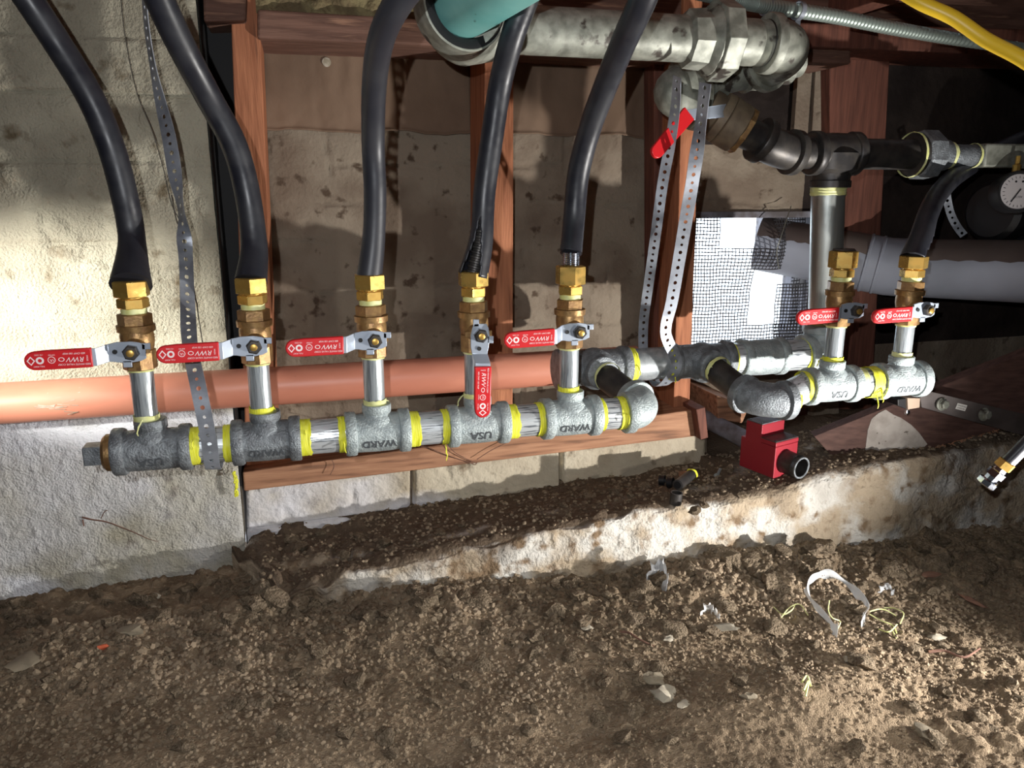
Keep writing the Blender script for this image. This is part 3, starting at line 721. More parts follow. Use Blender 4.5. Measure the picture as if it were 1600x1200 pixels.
spec(TEX[2]-.002, ZH+.110, 1, False, 'red lever valve in front of the first grey mortar bay', 'black gas hose rising before the first bay and bending right at the top',
     [hp(584, 372, 1.03), hp(586, 300, 1.01), hp(583, 220, .98), hp(585, 130, .91), hp(596, 60, .84), hp(622, 5, .79), hp(665, -50, .75)], hz, 7, flare=.0025, rad=.0148, dusty=True)
spec(TEX[3]-.004, ZH+.110, 0, True, 'red lever valve turned with its handle pointing straight down', 'black gas hose with slit jacket above the valve whose handle points down',
     [hp(752, 372, 1.07), hp(757, 300, 1.06), hp(768, 220, 1.04), hp(782, 130, 1.01), hp(800, 60, .97), hp(818, 10, .95), hp(838, -45, .93)], hz, 11, flare=.006, rad=.0155, slit=(36, 18, 5))
spec(TEX[4]-.003, ZH+.108, 0, False, 'red lever valve over the last tee before the manifold turns back', 'black gas hose with bare corrugated steel end above its brass nut',
     [hp(897, 340, 1.12), hp(904, 270, 1.10), hp(922, 200, 1.06), hp(948, 130, 1.0), hp(975, 65, .93), hp(1000, 10, .87), hp(1022, -45, .83)], hz, 14, corr=True, rad=.0160)
spec(r6, RZ+.100, 0, False, 'red lever valve under a capped brass fitting in front of the tall galvanized pipe', 'short brass capped fitting without hose on top of a valve', [], RZ+.042, 16, capped=True)
spec(r7, RZ+.096, 0, False, 'red lever valve at the far right end of the manifold', 'black gas hose curving up to the right with its jacket slit open',
     [pY(1440, 370, 1.07), pY(1449, 338, 1.09), pY(1463, 308, 1.13), pY(1486, 281, 1.18), pY(1516, 260, 1.245), pY(1552, 238, 1.29), pY(1640, 200, 1.30)], RZ+.042, 19, flare=.006, rad=.0165, slit=(5, 26, 6))

# ---- salmon coloured drain pipe
sp = thing('drain_pipe', 'long salmon pink plastic drain pipe running level behind the manifold', 'pipe')
pz = CZ-.322
MB().lathe([(0, .0325), (1.70, .0325)], frame((-1.1, 1.325, pz), (1, 0, .0035)), 48).build('pipe_body', m_orange, sp)
mb = MB(); rr = random.Random(3); cx = pY(92, 620, 1.295).x
for i in range(26):
    a = rr.uniform(-.5, 1.3); q = Vector((cx+rr.uniform(-.022, .022), 1.325-.0328*math.cos(a), pz+.0328*math.sin(a)))
    d = Vector((rr.uniform(.004, .016), 0, rr.uniform(-.002, .002))); mb.tube([q-d, q+d], .0006, 4)
mb.build('scuff_marks', m_pale, sp)

# ---- perforated straps
def strap(name, label, P, nrm, widths, holes_mat=None, th=.0011, pitch=.0125, parent=None, n=None):
    """P: curve points; nrm: facing vectors; widths per point"""
    C = curve([tuple(p)+tuple(m)+(w,) for p, m, w in zip(P, nrm, widths)], 400)
    pos = C[:, :3]; s = np.concatenate([[0], np.cumsum(np.linalg.norm(np.diff(pos, axis=0), axis=1))])
    K = max(2, int(s[-1]/pitch)); t = np.linspace(0, s[-1], K*4+1); Q = np.stack([np.interp(t, s, C[:, k]) for k in range(7)], -1)
    fr = []
    for i in range(len(t)):
        T = Vector(Q[min(i+1, len(t)-1), :3]-Q[max(i-1, 0), :3]).normalized(); Nn = Vector(Q[i, 3:6]); Nn = (Nn-T*Nn.dot(T)).normalized()
        fr.append((Vector(Q[i, :3]), T, Nn, T.cross(Nn), Q[i, 6]))
    vs = []; fs = []
    def pt(i, u, sgn):           # i float index in quarter pitches
        i0 = min(int(i), len(fr)-2); w = i-i0; p = fr[i0][0].lerp(fr[i0+1][0], w); b = fr[i0][3].lerp(fr[i0+1][3], w); nn = fr[i0][2].lerp(fr[i0+1][2], w)
        W = fr[i0][4]*(1-w)+fr[i0+1][4]*w
        return p+b*(u*W/2)+nn*(sgn*th/2)
    for k in range(K):
        R = 1.0 if k % 2 else .75      # hole radius in quarter pitches
        for sgn in (1, -1):
            base = len(vs)
            outer = [(0, -1), (2, -1), (4, -1), (4, 0), (4, 1), (2, 1), (0, 1), (0, 0)]
            for i, u in outer: vs.append(pt(k*4+i, u, sgn))
            for j in range(8):
                a = -3*PI/4+j*PI/4; hr = R*pitch/4
                i_ = k*4+2+R*math.cos(a); vs.append(pt(i_, 2*hr*math.sin(a)/max(fr[k*4+2][4], .001), sgn))
            for j in range(8):
                q = (base+j, base+(j+1) % 8, base+8+(j+1) % 8, base+8+j); fs.append(q if sgn > 0 else q[::-1])
        for j in range(8):
            a, b = base-16+8+j, base-16+8+(j+1) % 8; fs.append((a, b, b+16, a+16))
        for e in ((0, 1), (1, 2), (4, 5), (5, 6)):
            a, b = base-16+e[0], base-16+e[1]; fs.append((b, a, a+16, b+16))
    o = MB().add(vs, fs).build(name, m_strap, parent, ang=50)
    if label: tag(o, label, 'strap', 'perforated steel straps')
    return o
n0 = Vector((.1, -1, .1))
xs_ = .006+.0
sc_ = pY(326, 690, YH)
strap('perforated_strap', 'perforated steel strap hanging at left and looped under the manifold beside the first tee',
      [pY(224, -30, 1.20), pY(229, 40, 1.21), pY(240, 110, 1.22), pY(252, 165, 1.22), pY(264, 215, 1.21), pY(273, 270, 1.20), pY(283, 330, 1.18), pY(290, 400, 1.16), pY(293, 470, 1.13), pY(297, 540, 1.07), pY(311, 610, 1.035), pY(325, 680, 1.030), Vector((sc_.x+.004, 1.045, ZH-.0285)), Vector((sc_.x+.006, YH+.012, ZH-.028))],
      [(-.9, -.4, 0), (-.9, -.45, 0), (-.8, -.5, 0), (-.6, -.8, 0), (-.3, -1, 0), (-.3, -1, 0), (-.85, -.5, 0), (.5, -.9, 0), (.4, -.9, 0), (-.1, -1, 0), (-.1, -1, .1), (-.1, -1, 0), (-.1, -.5, -1), (0, 0, -1)],
      [.02]*14)
strap('perforated_strap', 'perforated steel strap slung from the upper pipes and looped around the back header',
      [pY(1058, 120, 1.10), pY(1055, 170, 1.12), pY(1046, 230, 1.14), pY(1035, 290, 1.16), pY(1024, 370, 1.18), pY(1014, 440, 1.22), pY(1006, 500, 1.25), pY(1005, 545, 1.255), Vector((.585, 1.25, ZB)), Vector((.592, YB, ZB-.040)), Vector((.600, YB-.036, ZB-.015)), Vector((.607, YB-.036, ZB+.012)), pY(1040, 520, 1.155), pY(1050, 470, 1.15), pY(1062, 400, 1.14), pY(1074, 330, 1.12), pY(1084, 270, 1.10), pY(1094, 200, 1.08), pY(1102, 130, 1.06)],
      [(-.9, -.3, 0), (-.8, -.5, 0), (-.6, -.8, 0), (-.5, -.9, 0), (-.5, -.9, 0), (-.4, -.9, 0), (-.3, -1, 0), (-.2, -1, .1), (0, -1, 0), (0, 0, 1), (0, 1, .3), (0, 1, 0), (-.1, 1, 0), (.1, 1, 0), (.2, 1, 0), (.3, .9, 0), (.2, 1, 0), (.9, .4, 0), (.9, .4, 0)],
      [.017]*9+[.021]*10)
strap('perforated_strap', 'short perforated strap curling in the dark above the white duct at right', [pY(1478, 300, 1.36), pY(1484, 330, 1.36), pY(1494, 352, 1.35), pY(1506, 368, 1.34)], [(-.5, -1, 0)]*4, [.016]*4)
w = MB()
w.tube([Vector(p) for p in curve([pY(188, -10, 1.33), pY(196, 60, 1.33), pY(214, 145, 1.33), pY(238, 205, 1.32), pY(255, 262, 1.30), pY(268, 318, 1.25), pY(283, 352, 1.22), pY(291, 410, 1.20), pY(303, 450, 1.20), pY(311, 500, 1.19), pY(318, 545, 1.17)], 60)], .0008, 6)
w.tube([Vector(p) for p in curve([pY(268, 305, 1.25), pY(276, 345, 1.22), pY(285, 362, 1.21), pY(294, 412, 1.20), pY(300, 445, 1.20), pY(309, 480, 1.19)], 30)], .0011, 6)
tag(w.build('wire', m_wire), 'thin twisted wire hanging on the left concrete wall beside the strap', 'wire')

# ---- upper pipe run
up = thing('steel_pipe', 'old galvanized steel pipe with large hexagonal union crossing the top', 'pipe')
YS, ZS = 1.12, CZ+.221
sx0, sx1 = pY(782, 46, YS).x, pY(1075, 60, YS).x
MB().lathe([(0, .0325), (sx1-sx0, .0325)], frame((sx0, YS, ZS), (1, 0, 0)), 44).build('pipe_body', m_oldg, up)
mb = MB(); Xf = frame((sx1, YS, ZS), (1, 0, 0))
mb.lathe([(-.008, .034), (-.004, .041), (.024, .043), (.027, .036)], Xf, 8, ph=.2)
mb.lathe([(.022, .036), (.030, .046), (.034, .050), (.036, .050)], Xf, 32)
mb.build('union_tail', m_oldg, up, ang=20)
MB().lathe([(.036, .052), (.038, .058), (.066, .058), (.072, .043)], Xf, 8, ph=.1).build('union_nut', m_oldg, up, .001, ang=20)
pr = [(.070, .034)]
for i in range(14): pr += [(.112+i*.0018, .0318), (.1129+i*.0018, .033)]
MB().lathe([(.070, .0335), (.110, .0335)]+pr[1:], Xf, 40).build('nipple', m_oldg, up, ang=40)
q0 = Vector((sx1+.130, YS, ZS)); 
elbow(q0, q0+Vector((.068, .0, -.002)), q0+Vector((.050, .085, -.018)), .038, .044, m_oldg, up, name='elbow')
MB().lathe([(-.002, .033), (0, .034)], frame(q0, (1, 0, 0)), 32).build('thread_shoulder', m_black, up)
# left mouth: coupling turned towards the viewer with the teal pipe in it
mouth = pD(722, 8, .97); tdir = (pD(905, -118, .74)-mouth).normalized()
el = MB(); P = [Vector((sx0+.02, YS, ZS)), Vector((sx0-.03, YS, ZS)), Vector((sx0-.055, YS-.02, ZS+.003)), mouth-tdir*.004]
C = curve([tuple(p) for p in P], 24); el.tube([Vector(c) for c in C], [.036+.018*min(1, i/12) for i in range(24)], 40)
el.build('elbow', m_oldg, up)
fr = frame(mouth, tdir)
mo = MB().lathe([(-.030, .054), (-.002, .0575), (.010, .0575), (.011, .0555), (.010, .047), (-.010, .045)], fr, 48, cap=False).build('socket_rim', m_oldg, up)
MB().lathe([(.0105, .0560), (.0112, .0545), (.0095, .043), (.002, .040)], fr, 48, cap=False).build('pipe_dope', m_black, up)
for k in (0, 1):
    MB().lathe([(-.004, .039), (-.003, .042), (.003, .042), (.004, .039)], frame((sx0-.002-k*.016, YS, ZS), (1, .05, 0)), 36).build('clamp_ring', m_oldg, up)
tp = thing('teal_pipe', 'teal green plastic pipe leaving the top pipe socket towards the upper right', 'pipe')
MB().lathe([(-.01, .0405), (.30, .0405), (.50, .0405)], frame(mouth, tdir), 48).build('pipe_body', m_teal, tp)

# ---- return run with brass valve and the black supply line
sl = thing('gas_supply_line', 'dark gas supply pipe with large tee running to the right edge, tall galvanized drop below', 'pipe')
YR = 1.235
pA, pB = pY(1245, 92, YR), pY(1062, 134, YR)
d = (pB-pA)
MB().lathe([(0, .030), (d.length, .030)], frame(pA, d), 32).build('pipe_body', m_oldg, sl)
for t, r, L in ((.16, .038, .03), (.42, .036, .028), (.72, .037, .03)):
    c = pA+d*t; MB().lathe([(-L/2, r*.9), (-L/2+.002, r), (-L/2+.010, r*.94), (L/2-.010, r*.94), (L/2-.002, r), (L/2, r*.9)], frame(c, d), 32).build('coupling', m_oldg, sl)
pC = pY(1098, 166, YR-.01)
elbow(pB+d.normalized()*(-.012), pB+d.normalized()*.045+Vector((0, 0, -.005)), pC, .034, .041, m_oldg, sl)
vE = pY(1160, 205, YR-.03); vd = (vE-pC)
bv = thing('ball_valve', 'dusty brass ball valve with plain red lever on the slanting upper pipe', 'valve')
mb = MB(); L = vd.length; fv = frame(pC, vd)
mb.lathe([(.006, .028), (.008, .034), (.022, .034), (.024, .0325), (.026, .0325), (.028, .040), (L*.52, .0415), (L*.54, .039), (L*.56, .0415), (L*.93, .0405), (L*.97, .037)], fv, 40)
mb.build('body', m_brassy, bv, ang=40)
mb = MB(); mb.lathe([(L*.85, .0355), (L*.86, .040), (L*1.06, .040), (L*1.07, .034)], fv, 8, ph=.4); mb.build('hex_end', m_brassd, bv, ang=20)
lp = [pY(1072, 181, 1.15), pY(1022, 240, 1.13)]
u = (lp[1]-lp[0]).normalized(); nv = Vector((.1, -1, .1)).normalized(); s_ = u.cross(nv).normalized(); nv = s_.cross(u).normalized()
fx = Matrix(((u.x, s_.x, nv.x, lp[0].x), (u.y, s_.y, nv.y, lp[0].y), (u.z, s_.z, nv.z, lp[0].z), (0, 0, 0, 1)))
Lh = (lp[1]-lp[0]).length; poly = [(-.004, -.0125), (Lh-.004, -.0105)]+[(Lh-.004+.0105*math.sin(a), -.0105*math.cos(a)) for a in sag(.3, PI-.3, 9)]+[(Lh-.004, .0105), (-.004, .0125)]
MB().prism(poly, fx, .006).build('grip', m_red, bv, .001)
MB().hexa([fx @ Vector(p) for p in ((0, -.010, .001), (0, .010, .001), (0, .010, .004), (0, -.010, .004))], [pC+Vector((.045, -.035, -.018)), pC+Vector((.035, -.035, .0)), pC+Vector((.035, -.033, .003)), pC+Vector((.045, -.033, -.015))]).build('lever', m_lever, bv, .0005)
pE = pY(1205, 226, 1.205); pT = pY(1302, 240, 1.21)
nip(vE-vd.normalized()*.005, pE, .026, m_blackpipe, sl, name='nipple')
zt_ = pT.z
e0 = vE.lerp(pE, .55); hub_l = Vector((pY(1243, 240, 1.21).x, 1.21, zt_))
elbow(e0, pE+Vector((.01, .0, -.008)), hub_l, .031, .038, m_blackpipe, sl)
nip(hub_l-Vector((.01, 0, 0)), (pT.x-.03, 1.21, zt_), .0265, m_blackpipe, sl, name='nipple')
tee_piece((pT.x, 1.21, zt_), (1, 0, 0), .092, .034, .0375, .0345, .058, up=(0, 0, -1), mat=m_blackpipe, parent=sl)
ux = pY(1425, 228, 1.21).x
nip((pT.x+.04, 1.21, zt_), (ux+.01, 1.21, zt_), .0265, m_blackpipe, sl, name='nipple')
Ux = frame((ux, 1.21, zt_), (1, 0, 0))
MB().lathe([(.0, .032), (.001, .037), (.006, .038), (.012, .038)], Ux, 36).build('union_shoulder', m_blackpipe, sl)
MB().lathe([(.010, .041), (.013, .044), (.044, .044), (.048, .036)], Ux, 8, ph=.25).build('union_nut', m_castd, sl, .001, ang=20)
MB().lathe([(.046, .034), (.050, .029), (.074, .027), (.076, .022)], Ux, 32).build('reducer', m_castd, sl)
tape((ux+.001, 1.21, zt_), (1, 0, 0), .0385, .005, m_tapep, sl, tails=0); tape((ux+.079, 1.21, zt_), (1, 0, 0), .0235, .010, m_tapep, sl, tails=1, seed=5)
nip((ux+.07, 1.21, zt_), (ux+.15, 1.21, zt_), .0195, m_castd, sl, name='nipple'); tape((ux+.138, 1.21, zt_), (1, 0, 0), .0215, .006, m_tapep, sl, tails=0)
MB().box(Matrix.Translation((ux+.145+.20, 1.21, zt_)), .40, .042, .042).build('square_regulator_inlet', m_oldg, sl, .004)
# tall drop from the upper tee to the manifold elbow
dz0 = ZB+.050
nip((x4, YB, dz0), (pT.x-.004, 1.21, zt_-.05), .0285, M('galvanized_drop', (186, 190, 186), .34, .8, col2=(150, 154, 150), sc=2, lo=.4, hi=.62, st=(40, 40, 3), bump=.2, bsc=60, bd=.001, rvar=.1), sl, name='drop_pipe')
tape((pT.x-.003, 1.21, zt_-.064), (0, 0, 1), .0298, .014, m_tapep, sl, tails=0); tape((x4, YB, dz0+.008), (0, 0, 1), .0298, .012, m_tapep, sl, tails=0, seed=2)

# ---- corrugated conduit, yellow tube
def conduit():
    P = curve([tuple(pY(x, y, Y_)) for x, y, Y_ in ((1085, -14, 1.12), (1150, 0, 1.14), (1200, 10, 1.16), (1300, 25, 1.2), (1400, 45, 1.24), (1500, 62, 1.28), (1640, 82, 1.34), (1750, 95, 1.36))], 520)
    r = [.0100+.0016*(1 if (i//2) % 2 else 0) for i in range(520)]
    t = thing('flexible_conduit', 'ribbed grey flexible steel conduit running along the beam at top right', 'conduit')
    MB().tube([Vector(p) for p in P], r, 18).build('conduit_body', m_conduit, t, ang=60)
    for x in (1198, 1248):
        c = pY(x, 10 if x < 1230 else 17, 1.165); MB().lathe([(-.004, .013), (-.004, .0145), (.004, .0145), (.004, .013)], frame(c, (1, .1, -.1)), 24, cap=False).build('hanger_band', m_strap, t)
        MB().box(Matrix.Translation(c+Vector((0, .0, -.022))), .009, .0015, .022).build('hanger_tab', m_strap, t, smooth=False)
conduit()
yt = MB(); yt.tube([Vector(p) for p in curve([tuple(pD(x, y, d_)) for x, y, d_ in ((1340, -48, .86), (1400, -18, .85), (1440, 5, .84), (1490, 28, .83), (1540, 62, .82), (1600, 94, .80), (1680, 150, .78))], 60)], .0075, 20)
tag(yt.build('yellow_tube', m_yel), 'yellow jacketed tube crossing the upper right corner', 'tube')

# ---- white duct
du = thing('air_duct', 'round white metal duct with dusty upper half entering through the vent', 'duct')
da, db, dc = pD(1205, 384, 1.80), pD(1395, 418, 1.70), pD(1760, 430, 1.44)
dr = .062
elb = [da-(db-da).normalized()*.03, db, dc]
MB().tube([elb[0], db-(db-da).normalized()*.035], dr, 48).build('duct_section', m_duct, du)
MB().tube([db-(db-da).normalized()*.055, db-(db-da).normalized()*.01, db+(dc-db).normalized()*.04], dr*1.02, 48).build('duct_elbow', m_duct, du)
MB().tube([db+(dc-db).normalized()*.03, dc], dr, 48).build('duct_section', m_duct, du)
for c_, dd in ((db-(db-da).normalized()*.055, db-da), (db-(db-da).normalized()*.03, db-da), (db+(dc-db).normalized()*.035, dc-db)):
    MB().lathe([(-.004, dr*1.0), (-.002, dr*1.05), (.002, dr*1.05), (.004, dr*1.0)], frame(c_, dd), 48).build('seam_bead', m_duct, du)
# dust settled on the top of the duct: a thin half shell
for a_, b_ in ((elb[0], db-(db-da).normalized()*.056), (db+(dc-db).normalized()*.036, dc)):
    ax = (b_-a_).normalized(); f_ = frame(a_, ax, (0, 0, 1)); vs = []; fs = []; K = 22; Lq = (b_-a_).length
    for i in range(30):
        for k in range(K):
            an = -1.35+2.55*k/(K-1); an2 = an+(.03*math.sin(i*1.8) if k in (0, K-1) else 0)
            vs.append(f_ @ Vector((dr*1.012*math.cos(an2), dr*1.012*math.sin(an2), Lq*i/29)))
    for i in range(29):
        for k in range(K-1): a = i*K+k; fs.append((a, a+1, a+K+1, a+K))
    MB().add(vs, fs).build('dust_layer', m_ductd, du)
hw = MB(); hw.tube([Vector(p) for p in curve([pD(1236, 322, 1.70), pD(1222, 365, 1.66), pD(1214, 392, 1.67), pD(1217, 420, 1.72)], 20)], .0011, 6)
tag(hw.build('hanger_wire', m_wire), 'thin dark wire slung around the left end of the white duct', 'wire')

# ---- gauge and meter body
gc = pY(1589, 300, 1.16)
ga = thing('pressure_gauge', 'round pressure gauge with pale dial at the right edge of the picture', 'gauge')
gf = frame(gc, (-.35, -1, .10), (0, 0, 1))
MB().lathe([(-.03, .026), (-.03, .036), (.004, .038), (.008, .0365), (.008, .033), (.004, .032), (.004, .001)], gf, 40).build('case', m_black, ga)
fcz = MB().lathe([(.0042, .0315), (.0052, .0315)], gf, 40).build('dial_face', m_face, ga)
upx = gf.to_3x3() @ Vector((1, 0, 0))
def gtext(b, s, x, y): text(b, s, gf @ Matrix.Translation((y, -x, .0054)) @ Matrix.Rotation(PI/2, 4, 'Z'), m_black, fcz, 'dial_marking', .0001)
gtext('ASCO', .0055, 0, -.009)
mb = MB()
for i in range(24):
    a = 2*PI*i/24; mb.box(gf @ Matrix.Rotation(a, 4, 'Z') @ Matrix.Translation((.026, 0, .0054)), .004, .0008, .0004)
for y in (-.006, .006): mb.lathe([(.0052, .0019), (.0056, .0019)], gf @ Matrix.Translation((.018, y, 0)), 12)
mb.build('dial_marks', m_black, fcz, smooth=False)
MB().box(gf @ Matrix.Rotation(2.55, 4, 'Z') @ Matrix.Translation((.008, 0, .0062)), .028, .0018, .0006).build('needle', m_black, ga, smooth=False)
MB().lathe([(0, .004), (.002, .007), (.014, .007), (.016, .004), (.03, .004)], AX_Z(gc+Vector((.004, .012, .034))), 8).build('brass_fitting', m_brass, ga, ang=20)
me_ = thing('gas_meter', 'dark rounded gas meter body behind the pressure gauge', 'meter')
MB().lathe([(0, .02), (.003, .052), (.012, .062), (.045, .064), (.05, .058), (.07, .058), (.075, .064), (.11, .062), (.118, .05), (.12, .02)], frame(pY(1545, 330, 1.30), (1, .15, 0)), 40).build('body', m_black, me_)

# ---- brace board, metal strap, hardware
bb = thing('brace_board', 'wide brown board leaning diagonally on the footing with grey patch', 'board')
bq = [(1272, 682), (1322, 738), (1470, 696), (1560, 671), (1760, 628), (1760, 486), (1600, 553), (1468, 604), (1402, 630)]
def by(x): return 1.285-.10*(x-1272)/330
fr_ = [pY(x, y, by(x)) for x, y in bq]; bk_ = [p+Vector((.006, .022, .004)) for p in fr_]
m_ = len(bq); vs = fr_+bk_; fs = [tuple(range(m_)), tuple(range(m_, 2*m_))[::-1]]+[((i+1) % m_, i, m_+i, m_+(i+1) % m_) for i in range(m_)]
MB().add(vs, fs).build('board_body', m_brown, bb, .001, smooth=False)
pat = [(1335, 726), (1352, 704), (1356, 672), (1362, 655), (1372, 646), (1384, 640), (1396, 648), (1408, 653), (1424, 664), (1436, 676), (1449, 694), (1440, 702), (1400, 712), (1370, 722), (1340, 732)]
vs = [pY(x, y, by(x)-.0012) for x, y in pat]; vs += [p+Vector((0, .0016, 0)) for p in vs]; m_ = len(pat)
pa = MB().add(vs, [tuple(range(m_)), tuple(range(m_, 2*m_))[::-1]]+[((i+1) % m_, i, m_+i, m_+(i+1) % m_) for i in range(m_)]).build('mortar_patch', M('grey_patch', (176, 168, 160), .9, col2=(150, 142, 134), sc=30, bump=.8, bsc=120, bd=.002, col3=(90, 80, 72), sc3=90, lo3=.66, hi3=.7), bb)
pa['label'] = 'pale grey mortar smear'
fb = MB(); rr = random.Random(5)
for i in range(120):
    t = rr.random(); x = 1325+t*235; y = 738-t*67; p = pY(x, y, by(x)-.003); q = p+Vector((rr.uniform(-.008, .008), rr.uniform(-.004, .002), rr.uniform(-.006, .003))); fb.tube([p, q], .0009, 4)
fb.build('splintered_edge', m_sill, bb, kind='stuff')
ms = thing('steel_brace', 'dark flat steel brace bolted across the brown board', 'brace')
sq = [(1436, 612), (1452, 611), (1620, 652), (1780, 690), (1780, 722), (1620, 686), (1440, 637)]
vs = [pY(x, y, 1.20-.06*(x-1440)/180) for x, y in sq]; vs = vs+[p+Vector((0, .005, 0)) for p in vs]; m_ = len(sq)
m_brace = M('brace_steel', (92, 84, 82), .5, .4, col2=(76, 68, 66), sc=20)
MB().add(vs, [tuple(range(m_)), tuple(range(m_, 2*m_))[::-1]]+[((i+1) % m_, i, m_+i, m_+(i+1) % m_) for i in range(m_)]).build('plate', m_brace, ms, .0008, smooth=False)
for x, y in ((1471, 631), (1537, 647)):
    Yb = 1.20-.06*(x-1440)/180; c = pY(x, y, Yb); fbm_ = frame(c, (.05, -1, .05))
    w_ = MB().lathe([(0, .0135), (.0025, .0135), (.003, .012), (.0035, .0105), (.005, .0105), (.0055, .006)], fbm_, 28).build('washer', m_oldg, ms)
    MB().lathe([(.004, .0085), (.0045, .0092), (.011, .0092), (.0125, .007)], fbm_, 6, ph=.3).build('bolt_head', m_oldg, ms, ang=20)
cs = pY(1502, 636, 1.20-.06*62/180-.001); 
xx = (pY(1512, 638.5, 1.176)-pY(1492, 633.5, 1.183)).normalized(); zz = Vector((xx.y, -xx.x, 0)).normalized(); yy = zz.cross(xx)
Ms = Matrix(((-xx.x, -yy.x, zz.x, cs.x), (-xx.y, -yy.y, zz.y, cs.y), (-xx.z, -yy.z, zz.z, cs.z), (0, 0, 0, 1)))
st = MB().box(Ms, .0205, .0125, .0010).build('sticker', m_white, ms, .0006)
text('PATENT', .0042, Ms @ Matrix.Translation((0, .0024, .0006)), m_black, st, ext=.0001); text('PENDING', .0042, Ms @ Matrix.Translation((0, -.0024, .0006)), m_black, st, ext=.0001)
wbox([(1403, 624), (1418, 622), (1418, 640), (1403, 634)], 1.17, 1.20, 'bracket', m_black, ms, .001)
wbox([(1418, 622), (1438, 622), (1437, 637), (1419, 640)], 1.165, 1.20, 'spacer_block', m_blockw, ms, .001)
MB().lathe([(0, .003), (.004, .0055), (.010, .004)], frame(pY(1417, 648, 1.17), (0, 0, 1)), 10).build('drive_pin', m_chrome, ms)

# ---- flare connector hanging at lower right
fc = thing('flare_connector', 'loose connector with brass nut and chrome flare fitting hanging at the lower right', 'connector')
a0, a1 = pD(1550, 746, 1.10), pD(1640, 655, 1.06); ad = (a1-a0).normalized()
fa = frame(a0, ad)
MB().tube([a0+ad*.028, a1+ad*.05], .0085, 20).build('tube_body', m_rubber, fc)
MB().tube([a0+ad*.034+Vector((.010, .012, -.012)), a1+ad*.05+Vector((.010, .012, -.012))], .009, 20).build('grey_tube', m_castd, fc)
MB().lathe([(.018, .010), (.019, .0125), (.030, .0125), (.031, .010)], fa, 6).build('brass_nut', m_brass, fc, ang=20)
MB().lathe([(.002, .009), (.003, .0125), (.012, .0125), (.013, .009), (.018, .0085)], fa, 6, ph=.4).build('chrome_nut', m_chrome, fc, ang=20)
MB().lathe([(-.014, .0125), (-.013, .014), (-.006, .014), (-.004, .009), (.002, .009)], fa, 8).build('flare_end', m_chrome, fc, ang=20)
MB().lathe([(-.012, .006), (-.011, .0075), (.004, .0075)], frame(a0-ad*.008+Vector((.002, -.006, -.004)), (.4, -.8, -.5)), 8).build('outlet', m_chrome, fc, ang=20)

# ---- red seismic shut-off box with black pipe stub
rb = thing('red_valve_box', 'red square valve box with grey lids and open black pipe stub resting on the footing', 'valve box')
# corner pixels of the box: front-left bottom etc.
fzl = CZ-.545
c1 = pY(1208, 748, 1.235)                # near bottom corner (between the two visible faces)
right = Vector((.95, .31, 0)).normalized(); back = Vector((-.27, .963, 0)).normalized()
W_, D_, H1, H2 = .068, .088, .074, .100
def rbx(a, b, z): return c1+right*a+back*b+Vector((0, 0, z))
def rbox(a0, a1, b0, b1, z0, z1, nm, mt, bev=.0012):
    return MB().hexa([rbx(a0, b0, z0), rbx(a1, b0, z0), rbx(a1, b1, z0), rbx(a0, b1, z0)], [rbx(a0, b0, z1), rbx(a1, b0, z1), rbx(a1, b1, z1), rbx(a0, b1, z1)]).build(nm, mt, rb, bev, smooth=False)
rbox(0, W_, 0, D_, 0, H1-.010, 'housing', m_redbox)
rbox(-.0003, W_+.0003, -.0003, D_*.44, H1-.0095, H1-.001, 'front_cover', m_redbox)
rbox(0, W_, .0005, D_*.44, H1-.001, H1+.001, 'grey_plate', m_brace, .0005)
rbox(0, W_, D_*.42, D_*.88, H1-.012, H2, 'upper_housing', m_redbox)
rbox(0, W_, D_*.42, D_*.88, H2, H2+.002, 'lid', m_dustp, .0005)
for a_, b_, z_ in ((.006, .006, H1+.001), (W_-.006, .006, H1+.001), (.006, D_*.42+.005, H2+.002), (W_-.006, D_*.42+.005, H2+.002), (.006, D_*.88-.005, H2+.002), (W_-.006, D_*.88-.005, H2+.002)):
    MB().lathe([(0, .0028), (.0012, .0024)], AX_Z(rbx(a_, b_, z_)), 12).build('screw', m_black, rb)
stc = rbx(W_*.47, 0, .030); sd = -back+Vector((0, 0, -.04))
pr = [(-.005, .023), (.030, .023)]
for i in range(4): pr += [(.031+i*.002, .0218), (.032+i*.002, .0226)]
MB().lathe(pr+[(.040, .0220), (.040, .0185), (.0, .0185)], frame(stc, sd), 36, cap=False).build('pipe_stub', m_blackpipe, rb)
MB().lathe([(.0395, .0222), (.0408, .0215), (.0408, .0190), (.0395, .0182)], frame(stc, sd), 36, cap=False).build('rim', m_castd, rb)
MB().lathe([(.0, .001), (.0, .0184)], frame(stc+Vector(sd)*.001, sd), 36, cap=False).build('bore', m_black, rb)
gp_ = MB(); gp_.tube([pY(1090, 648, 1.46), rbx(W_*.4, D_*.9, .045)], .0185, 28)
tag(gp_.build('dusty_pipe', m_dustp), 'dusty grey pipe running from behind the sill end to the red box', 'pipe')

